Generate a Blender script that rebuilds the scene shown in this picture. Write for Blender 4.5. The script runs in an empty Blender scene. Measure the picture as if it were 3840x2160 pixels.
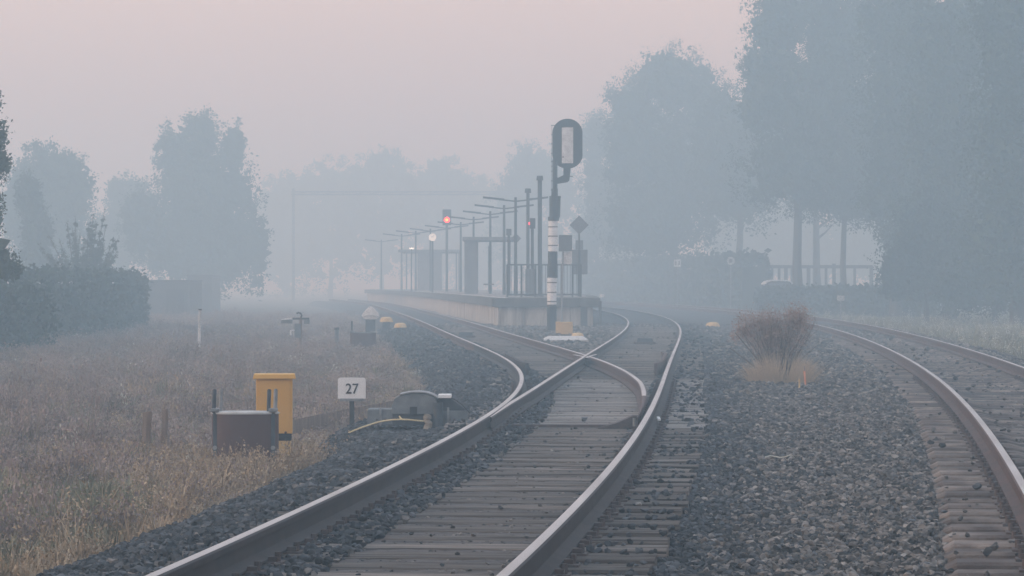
import bpy, bmesh, math, random
import numpy as np
from mathutils import Vector, Matrix

random.seed(7)
RNG = np.random.default_rng(7)
SC = bpy.context.scene
COL = SC.collection
R = math.radians

# ------------------------------------------------------------------ camera
cam_data = bpy.data.cameras.new('camera')
cam_data.sensor_width = 36.0
cam_data.lens = 112.5
cam_data.clip_start = 0.1
cam_data.clip_end = 5000
cam = bpy.data.objects.new('camera', cam_data)
COL.objects.link(cam)
cam.location = (0, 0, 1.25)
cam.rotation_euler = (math.pi / 2 - 18 / 12000, 0, 0)
SC.camera = cam

# ------------------------------------------------------------------ sky and sun
SUN_EL, SUN_AZ = R(16), R(-100)         # low sun, off to the left, behind the mist
world = bpy.data.worlds.new('World')
SC.world = world
world.use_nodes = True
wn, wl = world.node_tree.nodes, world.node_tree.links
wn.clear()
w_out = wn.new('ShaderNodeOutputWorld')
sky = wn.new('ShaderNodeTexSky')
sky.sky_type = 'NISHITA'
sky.sun_disc = False
sky.sun_elevation = SUN_EL
sky.sun_rotation = SUN_AZ
sky.dust_density = 4.0
sky.air_density = 1.0
bg_a = wn.new('ShaderNodeBackground')
bg_a.inputs['Strength'].default_value = 0.05
wl.new(sky.outputs[0], bg_a.inputs['Color'])
tc = wn.new('ShaderNodeTexCoord')
sep = wn.new('ShaderNodeSeparateXYZ')
wl.new(tc.outputs['Generated'], sep.inputs[0])
ramp = wn.new('ShaderNodeValToRGB')
wl.new(sep.outputs['Z'], ramp.inputs[0])
el = ramp.color_ramp.elements
el[0].position = 0.0
el[0].color = (0.50, 0.42, 0.44, 1)
el[1].position = 1.0
el[1].color = (0.66, 0.86, 1.10, 1)
for pos, c in ((0.04, (0.60, 0.47, 0.46, 1)), (0.09, (0.86, 0.655, 0.585, 1)), (0.2, (0.80, 0.68, 0.66, 1)), (0.35, (0.72, 0.68, 0.72, 1)), (0.6, (0.67, 0.75, 0.90, 1))):
    e = el.new(pos)
    e.color = c
bg_b = wn.new('ShaderNodeBackground')
bg_b.inputs['Strength'].default_value = 1.0
wl.new(ramp.outputs[0], bg_b.inputs['Color'])
add = wn.new('ShaderNodeAddShader')
wl.new(bg_a.outputs[0], add.inputs[0])
wl.new(bg_b.outputs[0], add.inputs[1])
wl.new(add.outputs[0], w_out.inputs['Surface'])

sun_data = bpy.data.lights.new('sun', 'SUN')
sun_data.energy = 0.9
sun_data.angle = R(12)
sun_data.color = (1.0, 0.88, 0.78)
sun = bpy.data.objects.new('sun', sun_data)
COL.objects.link(sun)
sun_dir = Vector((math.sin(SUN_AZ) * math.cos(SUN_EL), math.cos(SUN_AZ) * math.cos(SUN_EL), math.sin(SUN_EL)))
sun.rotation_euler = sun_dir.to_track_quat('Z', 'Y').to_euler()

SC.view_settings.view_transform = 'Standard'
SC.view_settings.look = 'None'
SC.view_settings.exposure = 0.0
SC.view_settings.gamma = 1.0
SC.view_settings.use_curve_mapping = False
SC.cycles.use_denoising = True
SC.cycles.max_bounces = 6
SC.cycles.diffuse_bounces = 2
SC.cycles.glossy_bounces = 2
SC.cycles.transmission_bounces = 4
SC.cycles.transparent_max_bounces = 8
SC.cycles.volume_bounces = 3

# haze: even density, air that scatters blue a little more than red
HAZE_TOP = 21.0
HAZE_DENSITY = 0.0074
HAZE_COLOR = (0.635, 0.86, 1.0)

# ------------------------------------------------------------------ helpers
S_ = 3840 / 2576.0          # photo coordinates (2576 wide) -> pixels of the lens model
def X(u, d): return (u * S_ - 1920) / 12000 * d
def Z(v, d): return 1.25 - (v * S_ - 1062) / 12000 * d
def W(w, d): return w * S_ / 12000 * d

class MB:
    """collects faces for ONE mesh"""
    def __init__(s): s.v, s.f, s.m = [], [], []
    def quadstrip(s, rings, close=True, caps=True, m=0):
        n = len(rings[0]); o = len(s.v)
        for r in rings: s.v += [tuple(p) for p in r]
        for i in range(len(rings) - 1):
            for j in range(n if close else n - 1):
                a = o + i * n + j; b = o + i * n + (j + 1) % n
                s.f.append((a, b, b + n, a + n)); s.m.append(m)
        if caps and close:
            s.f.append(tuple(o + j for j in reversed(range(n)))); s.m.append(m)
            k = o + (len(rings) - 1) * n
            s.f.append(tuple(k + j for j in range(n))); s.m.append(m)
        return s
    def box(s, c, d, rz=0, m=0, taper=1.0):
        x, y, z = d[0] / 2, d[1] / 2, d[2] / 2
        cs, sn = math.cos(rz), math.sin(rz)
        o = len(s.v)
        for zz, t in ((-z, 1), (z, taper)):
            for px, py in ((-x, -y), (x, -y), (x, y), (-x, y)):
                px, py = px * t, py * t
                s.v.append((c[0] + px * cs - py * sn, c[1] + px * sn + py * cs, c[2] + zz))
        for f in ((3, 2, 1, 0), (4, 5, 6, 7), (0, 1, 5, 4), (1, 2, 6, 5), (2, 3, 7, 6), (3, 0, 4, 7)):
            s.f.append(tuple(o + i for i in f)); s.m.append(m)
        return s
    def tube(s, pts, rad, n=8, m=0, caps=True):
        pts = [Vector(p) for p in pts]
        if not isinstance(rad, (list, tuple)): rad = [rad] * len(pts)
        rings = []
        for i, p in enumerate(pts):
            t = (pts[min(i + 1, len(pts) - 1)] - pts[max(i - 1, 0)])
            t = t.normalized() if t.length > 1e-9 else Vector((0, 0, 1))
            ref = Vector((0, 1, 0)) if abs(t.y) < 0.9 else Vector((1, 0, 0))
            a = t.cross(ref).normalized(); b = t.cross(a).normalized()
            rings.append([p + (a * math.cos(2 * math.pi * k / n) + b * math.sin(2 * math.pi * k / n)) * rad[i] for k in range(n)])
        return s.quadstrip(rings, True, caps, m)
    def prism(s, poly, y0, y1, m=0):
        """polygon in the x-z plane, pushed from y0 to y1"""
        o = len(s.v); n = len(poly)
        for y in (y0, y1):
            s.v += [(p[0], y, p[1]) for p in poly]
        s.f.append(tuple(o + i for i in range(n))); s.m.append(m)
        s.f.append(tuple(o + n + i for i in reversed(range(n)))); s.m.append(m)
        for i in range(n):
            j = (i + 1) % n
            s.f.append((o + j, o + i, o + n + i, o + n + j)); s.m.append(m)
        return s
    def build(s, name, mats, parent=None, loc=None, rz=0, bevel=0, smooth=False):
        me = bpy.data.meshes.new(name)
        me.from_pydata(s.v, [], s.f)
        mats = mats if isinstance(mats, (list, tuple)) else [mats]
        for k in mats: me.materials.append(k)
        if len(mats) > 1: me.polygons.foreach_set('material_index', s.m)
        bm = bmesh.new(); bm.from_mesh(me)
        bmesh.ops.recalc_face_normals(bm, faces=bm.faces)
        if bevel:
            ed = [e for e in bm.edges if len(e.link_faces) == 2 and e.calc_face_angle(0) > 0.6]
            bmesh.ops.bevel(bm, geom=ed, offset=bevel, segments=2, affect='EDGES', profile=0.6, clamp_overlap=True)
        bm.to_mesh(me); bm.free()
        if smooth:
            me.polygons.foreach_set('use_smooth', [True] * len(me.polygons))
            try: me.set_sharp_from_angle(angle=R(40))
            except Exception: pass
        o = bpy.data.objects.new(name, me)
        COL.objects.link(o)
        if parent: o.parent = parent
        if loc: o.location = loc
        o.rotation_euler.z = rz
        return o

def tag(o, label=None, cat=None, group=None, kind=None):
    if label: o['label'] = label
    if cat: o['category'] = cat
    if group: o['group'] = group
    if kind: o['kind'] = kind
    return o
def thing(name, label, cat, loc=(0, 0, 0), rz=0, group=None):
    o = bpy.data.objects.new(name, None)
    o.empty_display_size = 0.2
    COL.objects.link(o)
    o.location = loc; o.rotation_euler.z = rz
    return tag(o, label, cat, group)
def meshobj(name, v, f, mats, parent=None, smooth=False):
    me = bpy.data.meshes.new(name)
    v = np.asarray(v, float); f = np.asarray(f, np.int32)
    me.vertices.add(len(v)); me.vertices.foreach_set('co', v.ravel())
    k = f.shape[1]
    me.loops.add(f.size); me.loops.foreach_set('vertex_index', f.ravel())
    me.polygons.add(len(f)); me.polygons.foreach_set('loop_start', np.arange(0, f.size, k))
    if smooth: me.polygons.foreach_set('use_smooth', np.ones(len(f), bool))
    me.update(); me.validate()
    for q in (mats if isinstance(mats, (list, tuple)) else [mats]): me.materials.append(q)
    o = bpy.data.objects.new(name, me)
    COL.objects.link(o)
    if parent: o.parent = parent
    return o
def inst(src, name, parent, loc, rz=0, scale=(1, 1, 1)):
    o = src.copy(); o.name = name
    COL.objects.link(o)
    o.parent = parent; o.location = loc; o.rotation_euler = (0, 0, rz); o.scale = scale
    return o

# ------------------------------------------------------------------ materials
def material(name, c1, c2=None, scale=6.0, rough=0.8, metal=0.0, bump=0.0, bscale=None, stretch=(1, 1, 1), c3=None, s3=1.0,
             coord='world', spec=0.3, rnd=0.0, lo=0.35, hi=0.65, emit=None, trans=0.0, detail=6):
    m = bpy.data.materials.new(name); m.use_nodes = True
    n, l = m.node_tree.nodes, m.node_tree.links
    b = n['Principled BSDF']
    b.inputs['Roughness'].default_value = rough
    b.inputs['Metallic'].default_value = metal
    b.inputs['Specular IOR Level'].default_value = spec
    if trans: b.inputs['Transmission Weight'].default_value = trans
    c4 = lambda c: (c[0], c[1], c[2], 1)
    if coord == 'world':
        g = n.new('ShaderNodeNewGeometry'); vec = g.outputs['Position']
    else:
        g = n.new('ShaderNodeTexCoord'); vec = g.outputs['Object']
        oi = n.new('ShaderNodeObjectInfo')
        mul = n.new('ShaderNodeVectorMath'); mul.operation = 'MULTIPLY_ADD'
        comb = n.new('ShaderNodeCombineXYZ')
        k = n.new('ShaderNodeMath'); k.operation = 'MULTIPLY'; k.inputs[1].default_value = 57.0
        l.new(oi.outputs['Random'], k.inputs[0])
        for i in range(3): l.new(k.outputs[0], comb.inputs[i])
        mul.inputs[1].default_value = (1, 1, 1)
        l.new(vec, mul.inputs[0]); l.new(comb.outputs[0], mul.inputs[2]); vec = mul.outputs[0]
    mp = n.new('ShaderNodeMapping'); mp.inputs['Scale'].default_value = stretch
    l.new(vec, mp.inputs[0]); vec = mp.outputs[0]
    col = None
    if c2 is not None:
        t = n.new('ShaderNodeTexNoise'); t.inputs['Scale'].default_value = scale; t.inputs['Detail'].default_value = detail
        l.new(vec, t.inputs['Vector'])
        mr = n.new('ShaderNodeMapRange'); mr.inputs[1].default_value = lo; mr.inputs[2].default_value = hi
        l.new(t.outputs[0], mr.inputs[0])
        mx = n.new('ShaderNodeMix'); mx.data_type = 'RGBA'
        mx.inputs[6].default_value = c4(c1); mx.inputs[7].default_value = c4(c2)
        l.new(mr.outputs[0], mx.inputs[0]); col = mx.outputs[2]
        if c3 is not None:
            t3 = n.new('ShaderNodeTexNoise'); t3.inputs['Scale'].default_value = s3; t3.inputs['Detail'].default_value = 4
            l.new(vec, t3.inputs['Vector'])
            m3 = n.new('ShaderNodeMapRange'); m3.inputs[1].default_value = 0.47; m3.inputs[2].default_value = 0.62
            l.new(t3.outputs[0], m3.inputs[0])
            x3 = n.new('ShaderNodeMix'); x3.data_type = 'RGBA'
            l.new(m3.outputs[0], x3.inputs[0]); l.new(col, x3.inputs[6]); x3.inputs[7].default_value = c4(c3)
            col = x3.outputs[2]
    if rnd:
        oi = n.new('ShaderNodeObjectInfo')
        mr = n.new('ShaderNodeMapRange'); mr.inputs[3].default_value = 1 - rnd; mr.inputs[4].default_value = 1 + rnd
        l.new(oi.outputs['Random'], mr.inputs[0])
        vm = n.new('ShaderNodeVectorMath'); vm.operation = 'SCALE'
        if col is None: vm.inputs[0].default_value = c1
        else: l.new(col, vm.inputs[0])
        l.new(mr.outputs[0], vm.inputs['Scale']); col = vm.outputs[0]
    if col is None: b.inputs['Base Color'].default_value = c4(c1)
    else: l.new(col, b.inputs['Base Color'])
    if bump:
        t = n.new('ShaderNodeTexNoise'); t.inputs['Scale'].default_value = bscale or scale * 3; t.inputs['Detail'].default_value = 5
        l.new(vec, t.inputs['Vector'])
        bp = n.new('ShaderNodeBump'); bp.inputs['Strength'].default_value = bump; bp.inputs['Distance'].default_value = 0.02
        l.new(t.outputs[0], bp.inputs['Height']); l.new(bp.outputs[0], b.inputs['Normal'])
    if emit:
        b.inputs['Emission Color'].default_value = c4(emit[0]); b.inputs['Emission Strength'].default_value = emit[1]
    return m

M = {}
M['rail_top'] = material('polished_rail', (0.42, 0.40, 0.39), (0.60, 0.58, 0.57), 3, 0.36, 1.0, stretch=(1, 0.1, 1))
M['rail_side'] = material('rusty_rail', (0.026, 0.025, 0.027), (0.045, 0.038, 0.037), 4, 0.75, 0.0, 0.15, 60)
M['rail_rust'] = material('brown_rail', (0.105, 0.062, 0.052), (0.07, 0.048, 0.043), 4, 0.75, 0.0, 0.15, 60)
M['timber'] = material('weathered_timber', (0.040, 0.033, 0.029), (0.25, 0.21, 0.18), 6, 0.88, 0, 0.9, 10, (0.35, 11, 11), coord='object', rnd=0.3, lo=0.34, hi=0.66)
M['timber_pale'] = material('sun_bleached_timber', (0.15, 0.13, 0.12), (0.31, 0.28, 0.255), 5, 0.88, 0, 0.7, 9, (0.45, 8, 8), coord='object', rnd=0.2, lo=0.3, hi=0.68)
M['concrete_sl'] = material('sleeper_concrete', (0.10, 0.078, 0.068), (0.24, 0.195, 0.165), 5, 0.92, 0, 0.5, 40, coord='object', rnd=0.3, c3=(0.085, 0.066, 0.058), s3=1.6)
M['iron'] = material('cast_iron', (0.06, 0.05, 0.048), (0.11, 0.08, 0.07), 20, 0.8, 0.0, 0.2, 60)
M['stone_dark'] = material('dark_ballast_stone', (0.024, 0.027, 0.030), (0.082, 0.086, 0.092), 9, 0.85, 0, 0.3, 90, rnd=0.7)
M['stone_brown'] = material('brown_ballast_stone', (0.038, 0.036, 0.034), (0.205, 0.182, 0.162), 9, 0.9, 0, 0.4, 90, rnd=0.85)
M['bed'] = material('ballast_bed', (0.02, 0.021, 0.023), (0.055, 0.052, 0.05), 18, 0.95, 0, 0.6, 22)  # shade in the gaps between stones put into the dark colour
M['infill'] = material('dusty_infill', (0.06, 0.053, 0.05), (0.15, 0.13, 0.12), 9, 0.95, 0, 0.6, 50, (0.6, 2.2, 1))
M['gravel'] = material('dusty_gravel', (0.09, 0.08, 0.076), (0.19, 0.17, 0.155), 5, 0.9, rnd=0.35)
M['soil'] = material('field_soil', (0.10, 0.085, 0.065), (0.16, 0.125, 0.105), 1.2, 0.95, 0, 0.5, 8, c3=(0.085, 0.095, 0.055), s3=0.25)
M['grass'] = material('meadow_grass', (0.25, 0.205, 0.17), (0.35, 0.28, 0.19), 0.9, 0.85, spec=0.1, c3=(0.165, 0.16, 0.10), s3=0.32, rnd=0.45)
M['straw'] = material('straw_grass', (0.33, 0.24, 0.155), (0.42, 0.32, 0.215), 2.0, 0.85, spec=0.1, rnd=0.3)
M['straw_pale'] = material('pale_straw', (0.48, 0.36, 0.24), (0.58, 0.46, 0.32), 2.0, 0.85, spec=0.1)
M['mauve'] = material('mauve_seed_heads', (0.26, 0.20, 0.185), (0.33, 0.255, 0.225), 2.0, 0.9, spec=0.1, rnd=0.3)
M['flower'] = material('white_flowers', (0.62, 0.60, 0.52), None, rough=0.9)
M['verge'] = material('verge_grass', (0.19, 0.185, 0.115), (0.26, 0.235, 0.155), 1.0, 0.85, spec=0.1, rnd=0.3)
M['leaf'] = material('tree_leaf', (0.035, 0.055, 0.032), (0.06, 0.085, 0.045), 0.8, 0.7, spec=0.2)
M['leaf2'] = material('shrub_leaf', (0.045, 0.065, 0.035), (0.085, 0.10, 0.055), 1.5, 0.7, spec=0.2)
M['leaf_dark'] = material('hedge_leaf', (0.022, 0.038, 0.03), (0.042, 0.06, 0.042), 1.0, 0.7, spec=0.2)
M['bark'] = material('bark', (0.05, 0.043, 0.038), (0.09, 0.078, 0.068), 3, 0.95, 0, 0.5, 12, (1, 1, 0.3))
M['dry'] = material('dried_seed_heads', (0.30, 0.215, 0.19), (0.41, 0.315, 0.275), 9, 0.95, spec=0.1)
M['stem'] = material('dry_stems', (0.085, 0.07, 0.055), (0.14, 0.11, 0.08), 6, 0.9, spec=0.1)
M['yellow'] = material('yellow_enamel', (0.64, 0.35, 0.075), (0.70, 0.40, 0.095), 3, 0.55, 0, 0.05, 60, spec=0.35)
M['yellow_old'] = material('faded_yellow', (0.60, 0.40, 0.16), (0.70, 0.50, 0.24), 5, 0.65, 0, 0.1, 30)
M['drum'] = material('brown_drum', (0.075, 0.042, 0.040), (0.10, 0.055, 0.048), 2.5, 0.55, 0, 0.08, 40, (1, 1, 0.4))
M['lid'] = material('pale_lid', (0.42, 0.41, 0.40), (0.55, 0.54, 0.52), 9, 0.6)
M['galv'] = material('galvanised', (0.20, 0.21, 0.22), (0.32, 0.33, 0.34), 14, 0.5, 0.4)
M['machine'] = material('grey_machine', (0.13, 0.145, 0.155), (0.20, 0.215, 0.225), 9, 0.7, 0.1, 0.15, 40)
M['machine_dk'] = material('dark_machine', (0.045, 0.055, 0.065), (0.08, 0.09, 0.10), 12, 0.75, 0, 0.1, 40)
M['white'] = material('white_paint', (0.76, 0.75, 0.73), (0.84, 0.83, 0.81), 6, 0.5)
M['white_worn'] = material('worn_white_paint', (0.58, 0.56, 0.54), (0.80, 0.78, 0.75), 7, 0.65)
M['black'] = material('black_paint', (0.014, 0.016, 0.018), (0.028, 0.03, 0.033), 10, 0.6)
M['digit'] = material('black_lettering', (0.02, 0.02, 0.022))
M['darkpost'] = material('dark_grey_post', (0.030, 0.036, 0.040), (0.05, 0.056, 0.06), 6, 0.6)
M['shelter'] = material('mist_paled_grey', (0.16, 0.17, 0.18), (0.22, 0.23, 0.24), 4, 0.7)  # lightened grey: thicker mist over shelters and gantry put into the colour
M['cabinet'] = material('grey_cabinet', (0.12, 0.13, 0.135), (0.16, 0.17, 0.175), 5, 0.6)
M['concrete'] = material('platform_concrete', (0.42, 0.385, 0.33), (0.60, 0.56, 0.49), 2.2, 0.9, 0, 0.2, 30, (1.6, 1.6, 0.25), c3=(0.24, 0.215, 0.18), s3=1.5)
M['coping'] = material('mossy_coping', (0.07, 0.07, 0.062), (0.13, 0.125, 0.11), 3, 0.95, 0, 0.4, 20)
M['paving'] = material('platform_paving', (0.20, 0.19, 0.18), (0.28, 0.27, 0.26), 4, 0.9)
M['slab'] = material('pale_concrete_slab', (0.50, 0.49, 0.47), (0.62, 0.61, 0.59), 8, 0.85, 0, 0.2, 40)
M['sign_back'] = material('sign_back_metal', (0.13, 0.135, 0.14), (0.18, 0.185, 0.19), 4, 0.55, 0.3)
M['wood'] = material('old_wood', (0.16, 0.115, 0.09), (0.28, 0.21, 0.165), 4, 0.9, 0, 0.4, 30, (6, 6, 0.6))
M['orange'] = material('orange_paint', (0.62, 0.20, 0.09), (0.70, 0.30, 0.16), 12, 0.7)
M['cable_y'] = material('yellow_cable', (0.62, 0.48, 0.24), (0.70, 0.58, 0.34), 20, 0.6)
M['cable_w'] = material('pale_cable', (0.50, 0.48, 0.42))
M['mud'] = material('muddy_fabric', (0.20, 0.165, 0.13), (0.38, 0.33, 0.27), 14, 0.95, 0, 0.6, 30)
M['red_lamp'] = material('red_lamp', (0.5, 0.02, 0.01), emit=((1.0, 0.012, 0.008), 10.0))
M['amber_core'] = material('amber_lamp_core', (0.8, 0.3, 0.05), emit=((1.0, 0.28, 0.02), 6.0))
M['pink_lamp'] = material('pink_red_lamp', (0.5, 0.02, 0.03), emit=((1.0, 0.10, 0.16), 4.5))
M['white_lamp'] = material('white_lamp', (0.8, 0.8, 0.8), emit=((1.0, 0.97, 0.9), 2.5))
M['clock'] = material('clock_face', (0.8, 0.8, 0.78), emit=((1.0, 0.96, 0.86), 0.7))
M['glass'] = material('shelter_glass', (0.16, 0.18, 0.20), rough=0.15, spec=0.5)
M['car'] = material('dark_car_paint', (0.035, 0.04, 0.045), rough=0.3, spec=0.5)
M['car_roof'] = material('roof_sky_reflection', (0.75, 0.75, 0.75), rough=0.3)  # sky reflection on the dark car's roof, put into the colour
M['tyre'] = material('tyre_rubber', (0.02, 0.02, 0.02), rough=0.9)
M['lamp_pale'] = material('headlamp_glass', (0.45, 0.46, 0.46), rough=0.2)
M['fence'] = material('dark_fence', (0.07, 0.065, 0.06), (0.10, 0.09, 0.085), 5, 0.9)
M['roof'] = material('shed_roof', (0.09, 0.085, 0.085), (0.13, 0.12, 0.12), 3, 0.9)
M['wall'] = material('shed_wall', (0.10, 0.095, 0.09), (0.14, 0.13, 0.125), 2, 0.9)

# ------------------------------------------------------------------ track alignments (x every 5 m of depth)
KM = [-2.352, -1.733, -1.173, -0.67, -0.226, 0.166, 0.512, 0.827, 1.124, 1.414, 1.706, 2.001, 2.299, 2.598, 2.893, 3.182, 3.459, 3.722, 3.966, 4.19, 4.39, 4.565, 4.714, 4.833, 4.922, 4.981, 5.01, 5.009, 4.981, 4.927, 4.846, 4.737, 4.601, 4.437, 4.246, 4.026, 3.779, 3.504, 3.201, 2.871, 2.512, 2.126, 1.712, 1.271, 0.801, 0.304, -0.221, -0.774, -1.355, -1.963, -2.599, -3.263, -3.955]
KL = [-2.352, -1.733, -1.173, -0.67, -0.226, 0.166, 0.496, 0.737, 0.864, 0.869, 0.761, 0.566, 0.315, 0.035, -0.254, -0.54, -0.822, -1.099, -1.373, -1.647, -1.924, -2.207, -2.494, -2.788, -3.087, -3.39, -3.697, -4.006, -4.318, -4.633, -4.95, -5.268, -5.589, -5.911, -6.237, -6.568, -6.906, -7.254, -7.616, -7.993, -8.387, -8.798, -9.225, -9.669, -10.13, -10.607, -11.101, -11.612, -12.139, -12.683, -13.244, -13.821, -14.415]
KR = [1.233, 1.956, 2.648, 3.31, 3.941, 4.542, 5.113, 5.651, 6.156, 6.625, 7.063, 7.474, 7.86, 8.222, 8.561, 8.877, 9.17, 9.439, 9.683, 9.901, 10.091, 10.251, 10.38, 10.479, 10.547, 10.586, 10.596, 10.579, 10.535, 10.462, 10.362, 10.234, 10.078, 9.894, 9.683, 9.444, 9.177, 8.882, 8.56, 8.209, 7.831, 7.425, 6.992, 6.53, 6.041, 5.524, 4.98, 4.407, 3.807, 3.179, 2.523, 1.839, 1.128]
def spline(K):
    K = np.array(K); T = np.gradient(K)
    def f(d):
        d = np.asarray(d, float); u = d / 5.0
        i = np.clip(np.floor(u).astype(int), 0, len(K) - 2); t = u - i
        h00 = 2*t**3 - 3*t**2 + 1; h10 = t**3 - 2*t**2 + t; h01 = -2*t**3 + 3*t**2; h11 = t**3 - t**2
        r = h00*K[i] + h10*T[i] + h01*K[i+1] + h11*T[i+1]
        r = np.where(u < 0, K[0] + u * T[0], r)
        return np.where(u > len(K) - 1, K[-1] + (u - len(K) + 1) * T[-1], r)
    return f
xM, xL, xR = spline(KM), spline(KL), spline(KR)
def slope(f, d): return float((f(d + 0.5) - f(d - 0.5)))
G = 0.7525                      # half distance between rail heads

# ------------------------------------------------------------------ ground
gd = MB()
nx, ny = 40, 60
xs = np.linspace(-600, 600, nx); ys = np.concatenate([np.linspace(-100, 200, 31), np.linspace(215, 1000, 29)])
v = [(x, y, -0.58) for y in ys for x in xs]
f = [(j*nx+i, j*nx+i+1, (j+1)*nx+i+1, (j+1)*nx+i) for j in range(ny-1) for i in range(nx-1)]
tag(meshobj('ground', v, f, M['soil']), kind='structure')

def left_edge(d): return np.where(d < 25, xM(d), xL(d)) - G          # outer left rail
def smooth01(a): a = np.clip(a, 0, 1); return a*a*(3-2*a)
def bulge(d): return 0.60 * np.exp(-((np.asarray(d, float) - 33.8) / 2.7) ** 2)   # the stone apron round the switch machine
def bed_z(x, d):
    """top of the ballast"""
    x = np.asarray(x, float); d = np.asarray(d, float)
    l = left_edge(d); r = xR(d) + G
    z = np.full(np.broadcast(x, d).shape, -0.205)
    lo = l - 0.90 - bulge(d); z = z - 0.42 * smooth01((lo - x) / 0.85)
    hi = r + 0.95; z = z - 0.40 * smooth01((x - hi) / 0.9)
    # heaped a little beside the outer left rail, hollow between the tracks
    z = z + 0.035 * np.exp(-((x - (l - 0.55)) / 0.3) ** 2)
    z = z - 0.075 * np.exp(-((d - 32.6) / 1.7) ** 2) * smooth01((l - 0.14 - x) / 0.15)
    mid = (xM(d) + xR(d)) / 2; z = z - 0.05 * np.exp(-((x - mid) / 0.8) ** 2)
    z = z + 0.012 * np.sin(x * 3.1 + d * 0.7) * np.sin(d * 1.3 + x)
    return z
ds = np.concatenate([np.arange(4, 60, 0.6), np.arange(60, 262, 2.0)])
NX = 90
v = []; f = []
for j, d in enumerate(ds):
    a = float(left_edge(d)) - 1.80 - float(bulge(d)); b = float(xR(d)) + G + 1.9
    for i in range(NX):
        x = a + (b - a) * i / (NX - 1)
        v.append((x, d, float(bed_z(x, d)) - 0.012))
for j in range(len(ds) - 1):
    for i in range(NX - 1):
        q = j * NX + i
        f.append((q, q + 1, q + NX + 1, q + NX))
tag(meshobj('ballast_bed', v, f, M['bed'], smooth=True), kind='structure')

v = []; f = []
ids = np.concatenate([np.arange(8, 62.1, 0.6)])
for d in ids:
    a, b = float(left_edge(d)) + 0.30, float(xM(d)) + G - 0.10
    for i in range(12): v.append((a + (b - a) * i / 11, d, -0.187 + 0.004 * math.sin(d * 5 + i * 1.7) - (0.03 if i in (0, 11) else 0)))
for j in range(len(ids) - 1):
    for i in range(11):
        q = j * 12 + i; f.append((q, q + 1, q + 13, q + 12))
tag(meshobj('ballast_infill', v, f, M['infill'], smooth=True), kind='structure')

# ------------------------------------------------------------------ rails
PROFILE = [(-0.070, -0.159), (-0.070, -0.148), (-0.030, -0.136), (-0.009, -0.122), (-0.009, -0.052), (-0.034, -0.040), (-0.0355, -0.012),
           (-0.026, -0.003), (-0.014, 0.0), (0.014, 0.0), (0.026, -0.003), (0.0355, -0.012), (0.034, -0.040), (0.009, -0.052), (0.009, -0.122),
           (0.030, -0.136), (0.070, -0.148), (0.070, -0.159)]
TOPSEG = {7, 8, 9}
def depths(a, b):
    out = [a]
    while out[-1] < b - 1e-6:
        out.append(min(b, out[-1] + (0.5 if out[-1] < 60 else 1.5)))
    return out
def rail(name, fx, a, b, parent, side='rail_side', dz=lambda d: 0.0, prof=None, mats=None, top=TOPSEG, shine=0):
    mb = MB(); prof = prof or (lambda d: PROFILE)
    rings = []
    dd = depths(a, b)
    for d in dd:
        x = float(fx(d)); s = slope(fx, d); nrm = 1 / math.hypot(1, s)
        rings.append([(x + p[0] * nrm, d - p[0] * s * nrm, p[1] + dz(d)) for p in prof(d)])
    n = len(rings[0])
    for r in rings: mb.v += r
    for i in range(len(rings) - 1):
        for j in range(n):
            k = (j + 1) % n
            mb.f.append((i*n+j, i*n+k, (i+1)*n+k, (i+1)*n+j)); mb.m.append(1 if j in top and dd[i] >= shine else 0)
    mb.f.append(tuple(range(n))); mb.m.append(0)
    mb.f.append(tuple((len(rings)-1)*n + j for j in reversed(range(n)))); mb.m.append(0)
    return mb.build(name, mats or [M[side], M['rail_top']], parent, smooth=True)

SPLIT = 66.0
turnout = thing('railway_turnout', 'turnout with timber sleepers where the near track forks ahead of the signal', 'railway switch', (0, 0, 0))
track_l = thing('railway_track', 'far track curving along the foot of the concrete platform wall, past the white hood', 'railway track', group='tracks beyond the switch')
track_m = thing('railway_track', 'far track bending between the platform end and the dried bush', 'railway track', group='tracks beyond the switch')
track_r = thing('railway_track', 'separate track on concrete sleepers curving past the dried bush', 'railway track')

stockL = lambda d: np.where(np.asarray(d) < 25, xM(d), xL(d)) - G
rail('rail', stockL, 6, SPLIT, turnout)
rail('rail', lambda d: xM(d) + G, 6, SPLIT, turnout)
def blade_prof_left(d):
    """closed blade lies against the stock rail: what is left of the head widens away from the tip"""
    gap = float(xM(d) - G - stockL(d))
    lo = max(-0.0355, 0.0365 - gap)
    fl = max(-0.070, 0.074 - gap) if gap < 0.144 else -0.070
    out = []
    for px, pz in PROFILE:
        if pz < -0.12: out.append((max(px, min(fl, 0.03)), pz + (0.014 if gap < 0.15 else 0)))
        else: out.append((max(px, min(lo, 0.030)) + 0.002, pz))
    return out
rail('switch_blade', lambda d: xM(d) - G, 30.2, 54.2, turnout, prof=blade_prof_left, dz=lambda d: -0.010 * max(0, 1 - (d - 30.2) / 3))
rail('switch_blade', lambda d: xL(d) + G - 0.085 * np.clip(1 - (np.asarray(d) - 30.6) / 10, 0, 1), 30.6, 54.9, turnout, side='rail_rust',
     prof=lambda d: [(px * (0.18 + 0.82 * min(1, (d - 30.6) / 6)), pz) for px, pz in PROFILE], dz=lambda d: -0.030 * max(0, 1 - (d - 30.6) / 4), shine=35.5)
rail('crossing_rail', lambda d: xM(d) - G, 54.2, SPLIT, turnout, dz=lambda d: 0.002)
rail('crossing_rail', lambda d: xL(d) + G, 55.5, SPLIT, turnout, side='rail_rust', dz=lambda d: -0.001)
rail('wing_rail', lambda d: xM(d) - G + 0.062 + np.clip(np.asarray(d) - 55, 0, 9) * 0.05, 54.0, 56.6, turnout, dz=lambda d: -0.006)
rail('wing_rail', lambda d: xL(d) + G - 0.062 - np.clip(np.asarray(d) - 55, 0, 9) * 0.05, 54.0, 56.6, turnout, side='rail_rust', dz=lambda d: -0.012)
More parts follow.
